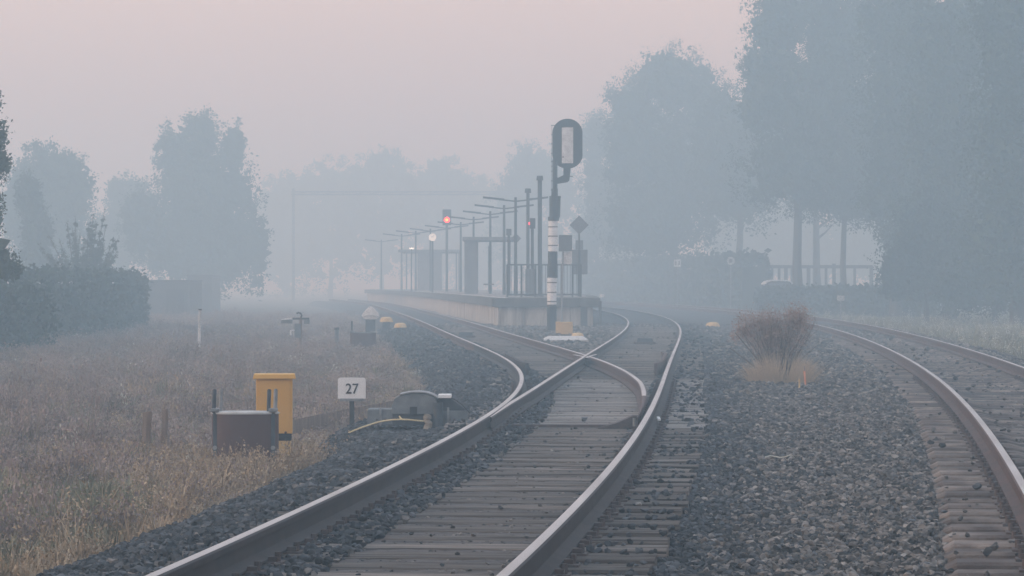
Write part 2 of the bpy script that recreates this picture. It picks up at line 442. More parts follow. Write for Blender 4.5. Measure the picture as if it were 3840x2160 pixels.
CHECK = [(-0.02, -0.15), (-0.03, -0.02), (-0.028, 0.028), (0.02, 0.03), (0.024, -0.03), (0.02, -0.15)]
flare = lambda d: 0.075 * np.clip((np.abs(np.asarray(d) - 53) - 2.6) / 1.6, 0, 1)
rail('check_rail', lambda d: stockL(d) + 0.115 + flare(d), 48.8, 57.2, turnout, prof=lambda d: CHECK, mats=[M['rail_side']], top=())
rail('check_rail', lambda d: xM(d) + G - 0.115 - flare(d), 48.8, 57.2, turnout, prof=lambda d: CHECK, mats=[M['rail_rust']], top=())
for tr, fx, sd in ((track_l, xL, 'rail_rust'), (track_m, xM, 'rail_side')):
    for s in (-G, G): rail('rail', lambda d, fx=fx, s=s: fx(d) + s, SPLIT + 0.01, 255, tr, side=sd)
for s in (-G, G): rail('rail', lambda d, s=s: xR(d) + s, 6, 255, track_r, side='rail_rust')

# stretcher bar with its bracket at the open blade
yb = 31.4
mb = MB(); mb.box((float(xM(yb)), yb, -0.150), (1.36, 0.06, 0.03))
mb.build('stretcher_bar', M['iron'], turnout, bevel=0.004)
mb = MB()
xb = float(xL(yb)) + G - 0.16
mb.prism([(xb - 0.34, -0.172), (xb + 0.06, -0.172), (xb + 0.10, -0.05), (xb + 0.02, -0.045), (xb - 0.12, -0.11)], yb - 0.1, yb + 0.12)
mb.build('blade_bracket', M['iron'], turnout, bevel=0.006)
mb = MB(); mb.tube([(xb + 0.03, yb - 0.11, -0.15), (xb + 0.03, yb - 0.11, -0.07)], 0.016, 8); mb.build('bracket_bolt', M['galv'], turnout)

# sleepers -----------------------------------------------------------------
def timber_mesh(k):
    bm = bmesh.new(); rr = random.Random(k)
    n = 9
    pr = [(-0.145, -0.15), (-0.148, -0.010), (-0.138, 0.0), (-0.075, 0.003), (-0.052, -0.004), (-0.03, 0.003), (0.045, 0.004), (0.07, -0.003), (0.138, 0.0), (0.148, -0.010), (0.145, -0.15)]
    rings = []
    for i in range(n):
        t = -0.5 + i / (n - 1)
        rings.append([bm.verts.new((t, p[0] + rr.uniform(-.004, .004), p[1] + (rr.uniform(-.004, .004) if p[1] > -0.1 else 0))) for p in pr])
    for i in range(n - 1):
        for j in range(len(pr)):
            k2 = (j + 1) % len(pr)
            bm.faces.new((rings[i][j], rings[i][k2], rings[i+1][k2], rings[i+1][j]))
    bm.faces.new(rings[0]); bm.faces.new(list(reversed(rings[-1])))
    bmesh.ops.recalc_face_normals(bm, faces=bm.faces)
    me = bpy.data.meshes.new('sleeper'); bm.to_mesh(me); bm.free()
    me.materials.append(M['timber'])
    return me
TIMBER = [timber_mesh(k) for k in range(5)]
PALE = [timber_mesh(20 + k) for k in range(4)]
for me in PALE: me.materials[0] = M['timber_pale']
def concrete_mesh():
    mb = MB()
    st = [(-1.26, 0.10, -0.03), (-1.20, 0.13, 0.0), (-0.52, 0.135, 0.004), (-0.40, 0.12, -0.025), (0.40, 0.12, -0.025), (0.52, 0.135, 0.004), (1.20, 0.13, 0.0), (1.26, 0.10, -0.03)]
    rings = [[(x, -w - 0.02, -0.16), (x, -w, z - 0.015), (x, -w + 0.018, z), (x, w - 0.018, z), (x, w, z - 0.015), (x, w + 0.02, -0.16)] for x, w, z in st]
    mb.quadstrip(rings)
    o = mb.build('sleeper', M['concrete_sl']); me = o.data; bpy.data.objects.remove(o)
    return me
CONC = concrete_mesh()
def chair_mesh():
    mb = MB()
    mb.box((0, 0, 0.007), (0.30, 0.15, 0.014))
    for s in (-1, 1):
        mb.box((s * 0.098, 0, 0.026), (0.05, 0.085, 0.026))
        mb.tube([(s * 0.118, 0, 0.014), (s * 0.118, 0, 0.062)], 0.017, 6)
    o = mb.build('rail_chair', M['iron'], bevel=0.003); me = o.data; bpy.data.objects.remove(o)
    return me
CHAIR = chair_mesh()
def sleeper(me, x, d, rz, length, parent, z=-0.176, chairs=(), sx=None):
    o = bpy.data.objects.new('sleeper', me); COL.objects.link(o)
    o.parent = parent; o.location = (x, d, z + random.uniform(-.004, .003))
    o.rotation_euler = (random.uniform(-.006, .006), random.uniform(-.002, .002), rz + random.uniform(-.006, .006))
    o.scale = (sx or length, 1, 1)
    for cx in chairs:
        c = bpy.data.objects.new('rail_chair', CHAIR); COL.objects.link(c)
        c.parent = o
        k = (sx or length)
        c.location = ((cx - x) / k, 0, 0.001); c.scale = (1 / k, 1, 1)
d = 9.0; SLEEP = []          # (x0, x1, d) footprints, used to keep stones off
while d < 62:
    rz = math.atan(-slope(xM, d)) * -1
    rz = -math.atan(slope(xM, d))
    l, r = float(stockL(d)) - 0.52, float(xM(d)) + G + 0.52
    l += random.uniform(-.05, .05); r += random.uniform(-.03, .03)
    ch = []
    if d < 46:
        ch = [float(stockL(d)), float(xM(d)) + G]
    sleeper(random.choice(PALE if 31.5 < d < 47 else TIMBER), (l + r) / 2, d, rz, r - l, turnout, chairs=ch)
    SLEEP.append((l, r, d)); d += 0.60
for tr, fx in ((track_l, xL), (track_m, xM)):
    d = 62.2
    while d < 104:
        x = float(fx(d)); sleeper(random.choice(TIMBER), x, d, -math.atan(slope(fx, d)), 2.55, tr)
        SLEEP.append((x - 1.27, x + 1.27, d)); d += 0.60
d = 9.1
while d < 84:
    x = float(xR(d))
    sleeper(CONC, x, d, -math.atan(slope(xR, d)), 1.0, track_r, z=-0.176, chairs=[x - G, x + G] if d < 48 else ())
    SLEEP.append((x - 1.26, x + 1.26, d)); d += 0.60

# ------------------------------------------------------------------ scatter with geometry nodes (stuff only)
def scatter(name, pts, rot, scl, idx, variants, kind='stuff', label=None):
    coll = bpy.data.collections.new(name + '_pieces')
    for k, o in enumerate(variants):
        o.name = '%02d_' % k + o.name
        for c in list(o.users_collection): c.objects.unlink(o)
        coll.objects.link(o)
    me = bpy.data.meshes.new(name)
    pts = np.asarray(pts, float)
    me.vertices.add(len(pts)); me.vertices.foreach_set('co', pts.ravel())
    a = me.attributes.new('rot', 'FLOAT_VECTOR', 'POINT'); a.data.foreach_set('vector', np.asarray(rot, float).ravel())
    a = me.attributes.new('scl', 'FLOAT_VECTOR', 'POINT')
    scl = np.asarray(scl, float)
    if scl.ndim == 1: scl = np.repeat(scl[:, None], 3, 1)
    a.data.foreach_set('vector', scl.ravel())
    a = me.attributes.new('idx', 'INT', 'POINT'); a.data.foreach_set('value', np.asarray(idx, np.int32))
    o = bpy.data.objects.new(name, me); COL.objects.link(o)
    ng = bpy.data.node_groups.new(name + '_scatter', 'GeometryNodeTree')
    ng.interface.new_socket('Geometry', in_out='INPUT', socket_type='NodeSocketGeometry')
    ng.interface.new_socket('Geometry', in_out='OUTPUT', socket_type='NodeSocketGeometry')
    n, l = ng.nodes, ng.links
    gi, go = n.new('NodeGroupInput'), n.new('NodeGroupOutput')
    iop = n.new('GeometryNodeInstanceOnPoints')
    ci = n.new('GeometryNodeCollectionInfo'); ci.inputs['Collection'].default_value = coll
    ci.inputs['Separate Children'].default_value = True; ci.inputs['Reset Children'].default_value = True
    def na(nm, t):
        q = n.new('GeometryNodeInputNamedAttribute'); q.data_type = t; q.inputs['Name'].default_value = nm
        return q.outputs[0]
    l.new(gi.outputs[0], iop.inputs['Points']); l.new(ci.outputs[0], iop.inputs['Instance'])
    iop.inputs['Pick Instance'].default_value = True
    l.new(na('idx', 'INT'), iop.inputs['Instance Index'])
    e2r = n.new('FunctionNodeEulerToRotation')
    l.new(na('rot', 'FLOAT_VECTOR'), e2r.inputs[0]); l.new(e2r.outputs[0], iop.inputs['Rotation'])
    l.new(na('scl', 'FLOAT_VECTOR'), iop.inputs['Scale'])
    l.new(iop.outputs[0], go.inputs[0])
    md = o.modifiers.new('scatter', 'NODES'); md.node_group = ng
    return tag(o, label, kind=kind)

def stone(k, mat):
    rr = random.Random(100 + k)
    bm = bmesh.new()
    ax = (1.0, rr.uniform(.65, .95), rr.uniform(.45, .75))
    for i in range(15):
        p = Vector((rr.gauss(0, 1), rr.gauss(0, 1), rr.gauss(0, 1))).normalized()
        q = rr.uniform(.85, 1.08)
        bm.verts.new((p.x * ax[0] * q * .5, p.y * ax[1] * q * .5, p.z * ax[2] * q * .5))
    bmesh.ops.convex_hull(bm, input=bm.verts)
    for vv in [vv for vv in bm.verts if not vv.link_faces]: bm.verts.remove(vv)
    bmesh.ops.recalc_face_normals(bm, faces=bm.faces)
    me = bpy.data.meshes.new('stone'); bm.to_mesh(me); bm.free(); me.materials.append(mat)
    o = bpy.data.objects.new('stone', me); COL.objects.link(o)
    return o

SL_D = {}
for a, b, dd in SLEEP: SL_D.setdefault(int(dd // 1), []).append((a, b, dd))
def on_sleeper(x, d):
    out = np.zeros(len(x), bool)
    for a, b, dd in SLEEP:
        out |= (np.abs(d + (0) - dd) < 0.165) & (x > a - 0.02) & (x < b + 0.02)
    return out
def ballast_points(d0, d1, dens, size):
    area_w = lambda q: (max(float(left_edge(q)) - 1.60 - float(bulge(q)), -0.185 * q - 1.6), min(float(xR(q)) + G + 1.85, 0.185 * q + 1.6))
    P = []
    step = 0.5
    for q in np.arange(d0, d1, step):
        a, b = area_w(q + step / 2)
        n = int((b - a) * step * dens)
        x = RNG.uniform(a, b, n); y = RNG.uniform(q, q + step, n)
        P.append(np.c_[x, y])
    P = np.concatenate(P); x, y = P[:, 0], P[:, 1]
    keep = np.ones(len(x), bool)
    lift = np.zeros(len(x))
    s = on_sleeper(x, y)
    # sleeper tops are mostly bare, a few stones lie on them; more beside the rails and on the sleeper ends
    lx, mx, rx = left_edge(y), xM(y) + G, xR(y)
    between = (x > lx + 0.42) & (x < mx - 0.22)
    near_in = (x > lx) & (x <= lx + 0.42)
    near_r = (x > mx - 0.22) & (x < mx)
    p_on = np.where(between, 0.012, np.where(near_in, 0.30, np.where(near_r, 0.06, 0.16)))
    p_on = np.where((x > rx - 1.3) & (x < rx - G), np.where(y < 21, 0.035, 0.012), p_on)
    p_on = np.where((x > rx - G) & (x < rx + 1.3), 0.015, p_on)
    p_on = np.where((x > mx) & (x < mx + 0.6), 0.07, p_on)
    keep &= ~s | (RNG.random(len(x)) < p_on)
    lift[s] = 0.038
    z = bed_z(x, y)
    inside = (x > lx) & (x < mx) & (y < 62)
    z = np.where(inside, -0.192, z)
    inR = (np.abs(x - rx) < 1.22)
    z = np.where(inR, -0.236, z)
    heap = near_in & ~s
    z = np.where(near_in, z + 0.012, z)
    # keep clear of the rails themselves
    for fx in (lambda q: stockL(q), lambda q: xM(q) + G, lambda q: xM(q) - G, lambda q: xL(q) + G, lambda q: xR(q) - G, lambda q: xR(q) + G):
        keep &= np.abs(x - fx(y)) > 0.085
    x, y, z, lift = x[keep], y[keep], z[keep], lift[keep]
    n = len(x)
    sc = size * np.exp(np.clip(RNG.normal(0, 0.34, n), -1, 0.5))
    zz = z + lift + sc * RNG.uniform(-0.12, 0.18, n)
    mid = (x > left_edge(y) + 0.40) & (x < xM(y) + G - 0.2) & (y < 104) & (lift == 0)
    mid &= ~((y > 62) & (x > xL(y) + G) & (x < xM(y) - G))
    sc = np.where(mid, sc * 0.62, sc)
    zz = np.where(mid, -0.193 + RNG.uniform(-.006, .004, n), zz)
    sc = np.where((lift > 0) & (x > left_edge(y) + .42) & (x < xM(y) + G), sc * .62, sc); zz = np.where(lift > 0, -0.176 + sc * .22, zz)
    drop = mid & (RNG.random(n) < 0.55)
    return np.c_[x, y, zz][~drop], sc[~drop]
PTS, SCL = [], []
for d0, d1, dens, size in ((9, 24, 820, 0.045), (24, 42, 560, 0.050), (42, 66, 210, 0.070), (66, 112, 70, 0.105)):
    p, s = ballast_points(d0, d1, dens, size)
    PTS.append(p); SCL.append(s)
PTS = np.concatenate(PTS); SCL = np.concatenate(SCL)
off = PTS[:, 0] - (xM(PTS[:, 1]) + G + 0.75)
brown = RNG.random(len(PTS)) < np.clip(0.06 + 0.8 * smooth01((off + 0.5) / 1.3), 0, 0.9)
brown |= (PTS[:, 0] > left_edge(PTS[:, 1]) + 0.40) & (PTS[:, 0] < xM(PTS[:, 1]) + G - .2) & (RNG.random(len(PTS)) < .8)
for nm, sel, mt in (('dark_ballast', ~brown, 'stone_dark'), ('brown_ballast', brown, 'stone_brown')):
    n = int(sel.sum())
    scatter(nm, PTS[sel], RNG.uniform(-0.6, 0.6, (n, 3)) + np.c_[np.zeros((n, 2)), RNG.uniform(0, 6.28, n)], SCL[sel], RNG.integers(0, 10, n),
            [stone(k, M[mt]) for k in range(10)],
            label='dark crushed stone under and beside the forked track' if nm == 'dark_ballast' else 'brownish crushed stone between the fork and the separate track')

# ------------------------------------------------------------------ meadow grass
def tuft(k, nb, h, spread, mat, lean=0.5, heads=None, hm=None, width=0.006, nh=0):
    rr = random.Random(300 + k)
    mb = MB()
    for i in range(nb):
        a = rr.uniform(0, 6.283); r0 = spread * math.sqrt(rr.random()) * 0.6
        bx, by = r0 * math.cos(a), r0 * math.sin(a)
        b = a + rr.uniform(-.9, .9); hh = h * rr.uniform(.5, 1.1); le = hh * lean * rr.uniform(.2, 1.1)
        dx, dy = math.cos(b), math.sin(b); w = width * rr.uniform(.7, 1.4)
        px, py = -dy * w, dx * w
        p = []
        for t, ww in ((0, 1), (.45, .9), (.8, .55), (1, 0.1)):
            q = le * t * t
            p.append(((bx + dx * q + px * ww, by + dy * q + py * ww, hh * t * (1 - .12 * t)), (bx + dx * q - px * ww, by + dy * q - py * ww, hh * t * (1 - .12 * t))))
        o = len(mb.v)
        for e in p: mb.v += [e[0], e[1]]
        for j in range(3):
            mb.f.append((o + 2*j, o + 2*j + 1, o + 2*j + 3, o + 2*j + 2)); mb.m.append(0)
        if heads and i < nh:
            tip = Vector((bx + dx * le, by + dy * le, hh * .88))
            for q in range(heads):
                c = tip + Vector((rr.gauss(0, .022), rr.gauss(0, .022), rr.uniform(-.10, .02)))
                u = Vector((rr.gauss(0, 1), rr.gauss(0, 1), rr.gauss(0, 1))).normalized() * rr.uniform(.006, .014)
                vv = u.cross(Vector((rr.gauss(0, 1), rr.gauss(0, 1), rr.gauss(0, 1)))).normalized() * rr.uniform(.004, .010)
                o = len(mb.v)
                mb.v += [c - u, c + vv, c + u, c - vv]; mb.f.append((o, o + 1, o + 2, o + 3)); mb.m.append(1)
    me = bpy.data.meshes.new('tuft'); me.from_pydata([tuple(q) for q in mb.v], [], mb.f)
    me.materials.append(mat); me.materials.append(hm or mat); me.polygons.foreach_set('material_index', mb.m)
    o = bpy.data.objects.new('tuft', me); COL.objects.link(o)
    return o
FIELD_Z = -0.58
TUFTS = [tuft(k, 64, 0.125, 0.15, M['grass'], 0.8, width=0.0035) for k in range(3)] \
      + [tuft(3 + k, 26, 0.21, 0.13, M['grass'], 0.5, 9, M['mauve'], 0.003, 22) for k in range(3)] \
      + [tuft(6 + k, 60, 0.165, 0.14, M['straw'], 0.9, 5, M['straw'], 0.0026, 20) for k in range(3)] \
      + [tuft(9, 20, 0.19, 0.12, M['grass'], 0.4, 14, M['flower'], 0.004, 4)] \
      + [tuft(10 + k, 60, 0.13, 0.15, M['verge'], 0.85, width=0.0045) for k in range(2)]
def field_points(d0, d1, dens):
    P = []
    for q in np.arange(d0, d1, 0.5):
        a = -0.20 * q - 4.0; b = float(left_edge(q + .25)) - 1.35 - float(bulge(q + .25))
        if b <= a: continue
        n = int((b - a) * 0.5 * dens)
        P.append(np.c_[RNG.uniform(a, b, n), RNG.uniform(q, q + .5, n)])
    return np.concatenate(P)
P = []; HS = []
for d0, d1, dens, hs in ((14, 32, 130, 1.0), (32, 55, 70, 1.15), (55, 90, 28, 1.5), (90, 170, 8, 2.2)):
    q = field_points(d0, d1, dens); P.append(q); HS.append(np.full(len(q), hs))
P = np.concatenate(P); HS = np.concatenate(HS)
edge = (left_edge(P[:, 1]) - 1.35 - bulge(P[:, 1])) - P[:, 0]               # distance from the ballast foot
n = len(P)
u = RNG.random(n)
patch = 0.5 + 0.5 * np.sin(P[:, 0] * 1.9 + 1.3 * np.sin(P[:, 1] * .45)) * np.sin(P[:, 1] * .62 + 2.0)
idx = np.where(u < 0.50, RNG.integers(0, 3, n), np.where(u < 0.88, RNG.integers(3, 6, n), np.where(u < 0.990, RNG.integers(6, 9, n), 9)))
straw = (edge < 0.30 + 0.35 * patch) & (RNG.random(n) < np.where(P[:, 1] < 33, 0.6, 0.25))
idx = np.where(straw, RNG.integers(6, 9, n), idx)
green = (~straw) & (RNG.random(n) < np.where(P[:, 1] < 27, .75, .3) * np.where(patch > .5, 1.3, .6)) & (P[:, 1] < 60)
idx = np.where(green, RNG.integers(10, 12, n), idx)
clumpy = 0.5 + 0.5 * np.sin(P[:, 0] * 4.3 + 2 * np.sin(P[:, 1] * 1.1)) * np.sin(P[:, 1] * 2.1 + 1.5 * np.sin(P[:, 0] * 1.7))
hh = np.exp(RNG.normal(0, .28, n)) * (0.55 + 1.0 * clumpy) * np.where(P[:, 1] < 27, 1.05, 0.92) * np.where(edge < 0.25, 0.62, 1.0) * np.clip(0.75 + 0.28 * np.log1p(edge), .7, 1.25)
zf = np.where(edge < 0.35, np.maximum(bed_z(P[:, 0], P[:, 1]) - 0.03, FIELD_Z), FIELD_Z)
scl = np.c_[HS * RNG.uniform(.8, 1.3, n), HS * RNG.uniform(.8, 1.3, n), hh]
scatter('meadow_grass', np.c_[P, zf], np.c_[RNG.normal(0, .08, (n, 2)), RNG.uniform(0, 6.28, n)], scl, idx, TUFTS,
        label='tall dry grass with mauve seed heads beside the ballast')
wd = []
for (cxw, cyw, sx, sy, k) in ((-2.45, 28.0, .30, .5, 60), (-3.15, 29.2, .30, .5, 55), (-2.15, 27.3, .15, .6, 40), (-1.95, 29.2, .10, .4, 14), (-2.9, 26.5, .35, .6, 30), (-1.6, 35.2, .25, .8, 16), (-3.9, 28.5, .4, 1.0, 26), (-3.3, 21.5, .35, 1.2, 16), (-2.75, 20.0, .22, 1.2, 16), (-2.45, 24.5, .2, 1.5, 30), (-4.2, 25.0, .4, 1.5, 12), (-2.2, 31.2, .15, .5, 14)):
    wd.append(np.c_[RNG.normal(cxw, sx, k), RNG.normal(cyw, sy, k)])
wd = np.concatenate(wd); wd = wd[wd[:, 0] < left_edge(wd[:, 1]) - 1.35 - bulge(wd[:, 1])]; k = len(wd)
WT = [tuft(60 + i, 22, 0.30, 0.10, M['straw'], 0.9, 6, M['straw'], 0.0035, 12) for i in range(4)]
scatter('straw_weeds', np.c_[wd, np.full(k, FIELD_Z)], np.c_[RNG.normal(0, .15, (k, 2)), RNG.uniform(0, 6.28, k)], np.c_[RNG.uniform(.8, 1.3, (k, 2)), RNG.uniform(.7, 1.5, k)], RNG.integers(0, 4, k), WT,
        label='pale straw weeds around the brown drum and the stakes')
# verge beyond the separate track
P = []
for q in np.arange(40, 175, 0.5):
    a = float(xR(q)) + G + 1.5; b = min(a + 18, 0.20 * q + 6)
    if b <= a: continue
    k = int((b - a) * .5 * (12 if q < 90 else 6))
    P.append(np.c_[RNG.uniform(a, b, k), RNG.uniform(q, q + .5, k)])
P = np.concatenate(P); n = len(P)
VT = [tuft(40 + k, 34, 0.16, 0.18, M['verge'], 0.7, width=0.010) for k in range(3)] + [tuft(44, 20, 0.3, 0.16, M['verge'], 0.5, 12, M['flower'], 0.006, 5)]
scatter('verge_grass', np.c_[P, np.full(n, -0.58)], np.c_[RNG.normal(0, .08, (n, 2)), RNG.uniform(0, 6.28, n)], RNG.uniform(1.1, 2.2, n),
        np.where(RNG.random(n) < .95, RNG.integers(0, 3, n), 3), VT, label='green verge grass below the tall trees')

# ------------------------------------------------------------------ leaves and trees
def leaf_cloud(name, blobs, n, size, mat, parent, seed, clump=28, sig=0.13, flat=0.0, origin=(0, 0, 0)):
    """blobs: (x, y, z, rx, ry, rz) ellipsoids in world space; leaves in clumps, denser towards the outside"""
    rg = np.random.default_rng(seed)
    B = np.array(blobs, float)
    wgt = (B[:, 3] * B[:, 4] * B[:, 5]) ** 0.6; wgt /= wgt.sum()
    n = int(n * 2.3); nc = max(1, n // clump)
    bi = rg.choice(len(B), nc, p=wgt)
    dirs = rg.normal(0, 1, (nc, 3)); dirs /= np.linalg.norm(dirs, axis=1)[:, None]
    rad = rg.random(nc) ** 0.36 * 1.08
    cc = B[bi, :3] + dirs * rad[:, None] * B[bi, 3:6]
    k = np.repeat(np.arange(nc), clump)
    spread = sig * (B[bi, 3:6].mean(1)) ** 0.5
    c = cc[k] + rg.normal(0, 1, (len(k), 3)) * spread[k][:, None]
    sz = size * np.exp(rg.normal(0, .3, len(k))) * np.where(rad[k] < .5, 1.9, np.where(rad[k] < .78, 0.9, 0.36))
    u = rg.normal(0, 1, (len(k), 3)); u /= np.linalg.norm(u, axis=1)[:, None]
    w = rg.normal(0, 1, (len(k), 3)); w -= (w * u).sum(1)[:, None] * u; w /= np.linalg.norm(w, axis=1)[:, None]
    u = u * sz[:, None]; w = w * sz[:, None] * 0.55
    v = np.empty((len(k), 4, 3)); v[:, 0] = c - u; v[:, 1] = c + w - u * .1; v[:, 2] = c + u; v[:, 3] = c - w - u * .1
    v = v.reshape(-1, 3) - np.array(origin)
    f = np.arange(len(v)).reshape(-1, 4)
    return meshobj(name, v, f, mat, parent)
def trunk_mesh(h, r, lean, seed, limbs=7, crown0=0.4):
    rr = random.Random(seed); mb = MB()
    pts = [(0, 0, -0.3)]; 
    for i in range(1, 7):
        t = i / 6; pts.append((lean * t * t * h + rr.uniform(-.3, .3) * r * 2, rr.uniform(-.3, .3) * r * 2, t * h))
    rad = [r * (1.25 if i == 0 else 1 - .85 * i / 6) for i in range(7)]
    mb.tube(pts, rad, 8)
    for i in range(limbs):
        t = rr.uniform(crown0, .72); k = min(5, int(t * 6)); p = Vector(pts[k]).lerp(Vector(pts[k + 1]), t * 6 - k)
        a = rr.uniform(0, 6.28); L = h * rr.uniform(.08, .15)
        q1 = p + Vector((math.cos(a) * L * .5, math.sin(a) * L * .5, L * .35)); q2 = q1 + Vector((math.cos(a) * L * .5, math.sin(a) * L * .5, L * .5))
        mb.tube([p, q1, q2], [r * .38 * (1.1 - t * .6), r * .22, r * .06], 6)
    return mb
def tree(label, base, h, r, blobs, n, leaf=0.2, mat='leaf', seed=1, lean=0.0, name='broadleaf_tree', group=None, sig=0.14, crown0=.4, limbs=7):
    """blobs relative to the base: (dx, dy, z, rx, ry, rz)"""
    t = thing(name, label, 'tree', base, group=group); lean = lean or random.Random(seed * 7).uniform(-.06, .06)
    trunk_mesh(h, r, lean, seed, limbs, crown0).build('trunk', M['bark'], t, smooth=True)
    leaf_cloud('crown', blobs, n, leaf, M[mat], t, seed, sig=sig)
    return t
def pblob(u, v, w, hgt, d, base, depth=None):
    """an ellipsoid seen in the photo at (u, v) with full width w and height hgt"""
    rx, rz = W(w, d) / 2, W(hgt, d) / 2
    return (X(u, d) - base[0], 0 if depth is None else depth, Z(v, d) - base[2], rx, min(rx, 3.5), rz)
GZ = -0.58
GT = 'trees standing in the mist'
def ptree(label, u, d, top_v, blobs, n, leaf, seed, r=0.28, mat='leaf', **kw):
    base = (X(u, d), d, GZ)
    h = Z(top_v, d) - GZ
    return tree(label, base, h * 0.93, r, [pblob(*b, d, base) for b in blobs], n, leaf, mat, seed, group=GT, **kw)
# beyond the separate track, standing on the outside of its curve
ptree('misty tree with two rounded tops behind the signal head, lower than its neighbour', 1690, 215, 112,
      [(1680, 200, 200, 190), (1770, 260, 130, 220), (1590, 300, 150, 240), (1690, 420, 330, 330), (1640, 560, 300, 220), (1790, 480, 150, 300), (1560, 420, 90, 200)], 15000, 0.22, 11, crown0=.2)
ptree('small misty tree next to the signal head, lowest of the wood', 1500, 255, 275,
      [(1500, 350, 90, 150), (1520, 470, 120, 240), (1480, 590, 90, 160), (1545, 560, 120, 200)], 6000, 0.22, 12, r=.2, crown0=.2)
ptree('tall misty tree with sky holes in its crown edge', 2010, 168, -60,
      [(1960, 60, 190, 260), (2030, -20, 240, 220), (1930, 170, 150, 150), (1920, 260, 150, 190), (2040, 260, 280, 340), (1990, 430, 300, 230), (2100, 120, 180, 300)], 17000, 0.17, 13, crown0=.35)
ptree('misty tree whose thin trunk shows above the dark fence', 2125, 172, -50,
      [(2140, 120, 200, 320), (2180, 330, 220, 320), (2090, 480, 190, 150), (2170, 500, 200, 150)], 12000, 0.18, 14, r=.18, crown0=.4)
ptree('tall misty tree right of the trunk with the fence', 2250, 150, -60,
      [(2260, 60, 230, 300), (2280, 280, 260, 360), (2270, 470, 230, 260), (2300, 620, 200, 240)], 13000, 0.17, 15, crown0=.15)
ptree('dark tall tree at the edge of the wood, dense down to its shrubs', 2390, 138, -80,
      [(2380, 100, 240, 340), (2400, 330, 280, 380), (2380, 560, 280, 320), (2350, 690, 240, 180)], 15000, 0.16, 16, crown0=.1)
ptree('darkest tree of the wood, cut by the picture edge', 2560, 122, -100,
      [(2560, 80, 260, 420), (2560, 360, 280, 420), (2550, 600, 280, 360), (2730, 160, 280, 420), (2740, 430, 320, 420), (2760, 650, 340, 280)], 24000, 0.15, 17, crown0=.1)
for k, (u, d, w, lab) in enumerate(((1640, 250, 260, 'faint tree behind the two-topped one'), (1860, 205, 240, 'faint tree filling the gap beside the tallest crown'), (2060, 205, 240, 'faint tree behind the crown with sky holes'),
                               (2350, 175, 320, 'faint tree behind the dark edge of the wood'), (2520, 160, 300, 'faint tree behind the darkest one'))):
    tv = {0: 190, 1: 205, 2: 150, 3: -20, 4: -40}[k]
    lowv = 640 if k in (0, 3, 4) else 520
    ptree(lab, u, d, tv, [(u - w * .15, tv + 130, w * .7, 260), (u + w * .18, tv + 200, w * .7, 330), (u, (tv + lowv) / 2 + 60, w, lowv - tv - 60)], 9000, 0.26, 30 + k, crown0=.3)
ptree('dense holly-like shrub tree below the wood, its edge leaning over the fence end', 2330, 132, 470,
      [(2330, 600, 160, 240), (2290, 660, 130, 160), (2400, 640, 240, 260), (2250, 710, 90, 90)], 9000, 0.13, 19, mat='leaf_dark', r=.12, crown0=.1)
ptree('dark shrub filling the wood floor at the picture edge', 2500, 128, 560,
      [(2480, 690, 200, 200), (2570, 660, 200, 260), (2420, 720, 160, 130)], 8000, 0.13, 20, mat='leaf_dark', r=.12, crown0=.1)
for k, (u, tv, w, lab) in enumerate(((2080, 500, 330, 'faintest trees, added to block bright sky in the gap above the fence, broad crown'), (1900, 480, 260, 'very faint added sky-blocking tree left of the trunks over the fence'), (2260, 480, 240, 'very faint added sky-blocking tree at the end of the fence'), (1560, 440, 200, 'very faint added sky-blocking tree low behind the two-topped one'))):
    ptree(lab, u, 330 + 5 * k, tv, [(u - w * .25, tv + 90, w * .6, 170), (u + w * .25, tv + 100, w * .6, 170), (u, tv + 160, w, 180)], 5000, 0.40, 80 + k, crown0=.2)  # far trees added behind the gaps to block the bright sky
# far side of the station
ptree('far rounded tree behind the signal post, almost lost in mist', 1345, 320, 350,
      [(1340, 420, 150, 140), (1300, 500, 150, 180), (1390, 480, 150, 200), (1340, 610, 240, 200)], 6000, 0.34, 41)
for k, (u, tv, w, lab) in enumerate(((960, 366, 190, 'highest tree of the far line behind the platform lamps'), (1110, 388, 190, 'far tree above the nearest lamp arms'),
                                (830, 392, 190, 'far tree over the beam of the gantry'), (720, 425, 150, 'far tree at the gantry post'), (1210, 440, 140, 'lowest far tree beside the tall posts'))):
    ptree(lab, u, 385 + 6 * k, tv, [(u, tv + 70, w * .75, 140), (u - w * .3, tv + 130, w * .7, 190), (u + w * .3, tv + 130, w * .7, 190), (u, tv + 220, w * 1.2, 240)], 5000, 0.42, 50 + k, crown0=.2)
ptree('big misty tree with two pointed tops, tallest on the meadow side', 520, 220, 272,
      [(500, 350, 110, 160), (585, 370, 60, 150), (430, 400, 80, 200), (520, 470, 250, 240), (560, 560, 210, 260), (520, 640, 280, 220), (420, 590, 200, 240), (640, 620, 80, 240), (350, 560, 110, 200)], 16000, 0.24, 60, crown0=.1)
ptree('rounded misty tree nearest the left picture edge', 130, 205, 350,
      [(110, 440, 150, 160), (170, 480, 130, 200), (120, 580, 220, 260), (60, 520, 120, 240)], 9000, 0.24, 61, crown0=.1)
ptree('low misty tree between the two big meadow trees', 310, 262, 425,
      [(320, 500, 110, 140), (350, 560, 140, 200), (280, 620, 160, 180)], 6000, 0.28, 62, crown0=.1)
ptree('slender grey tree in front of the rounded misty one', 85, 160, 432,
      [(70, 490, 60, 110), (95, 570, 70, 140), (90, 650, 80, 120)], 4000, 0.15, 63, r=.12, crown0=.1)
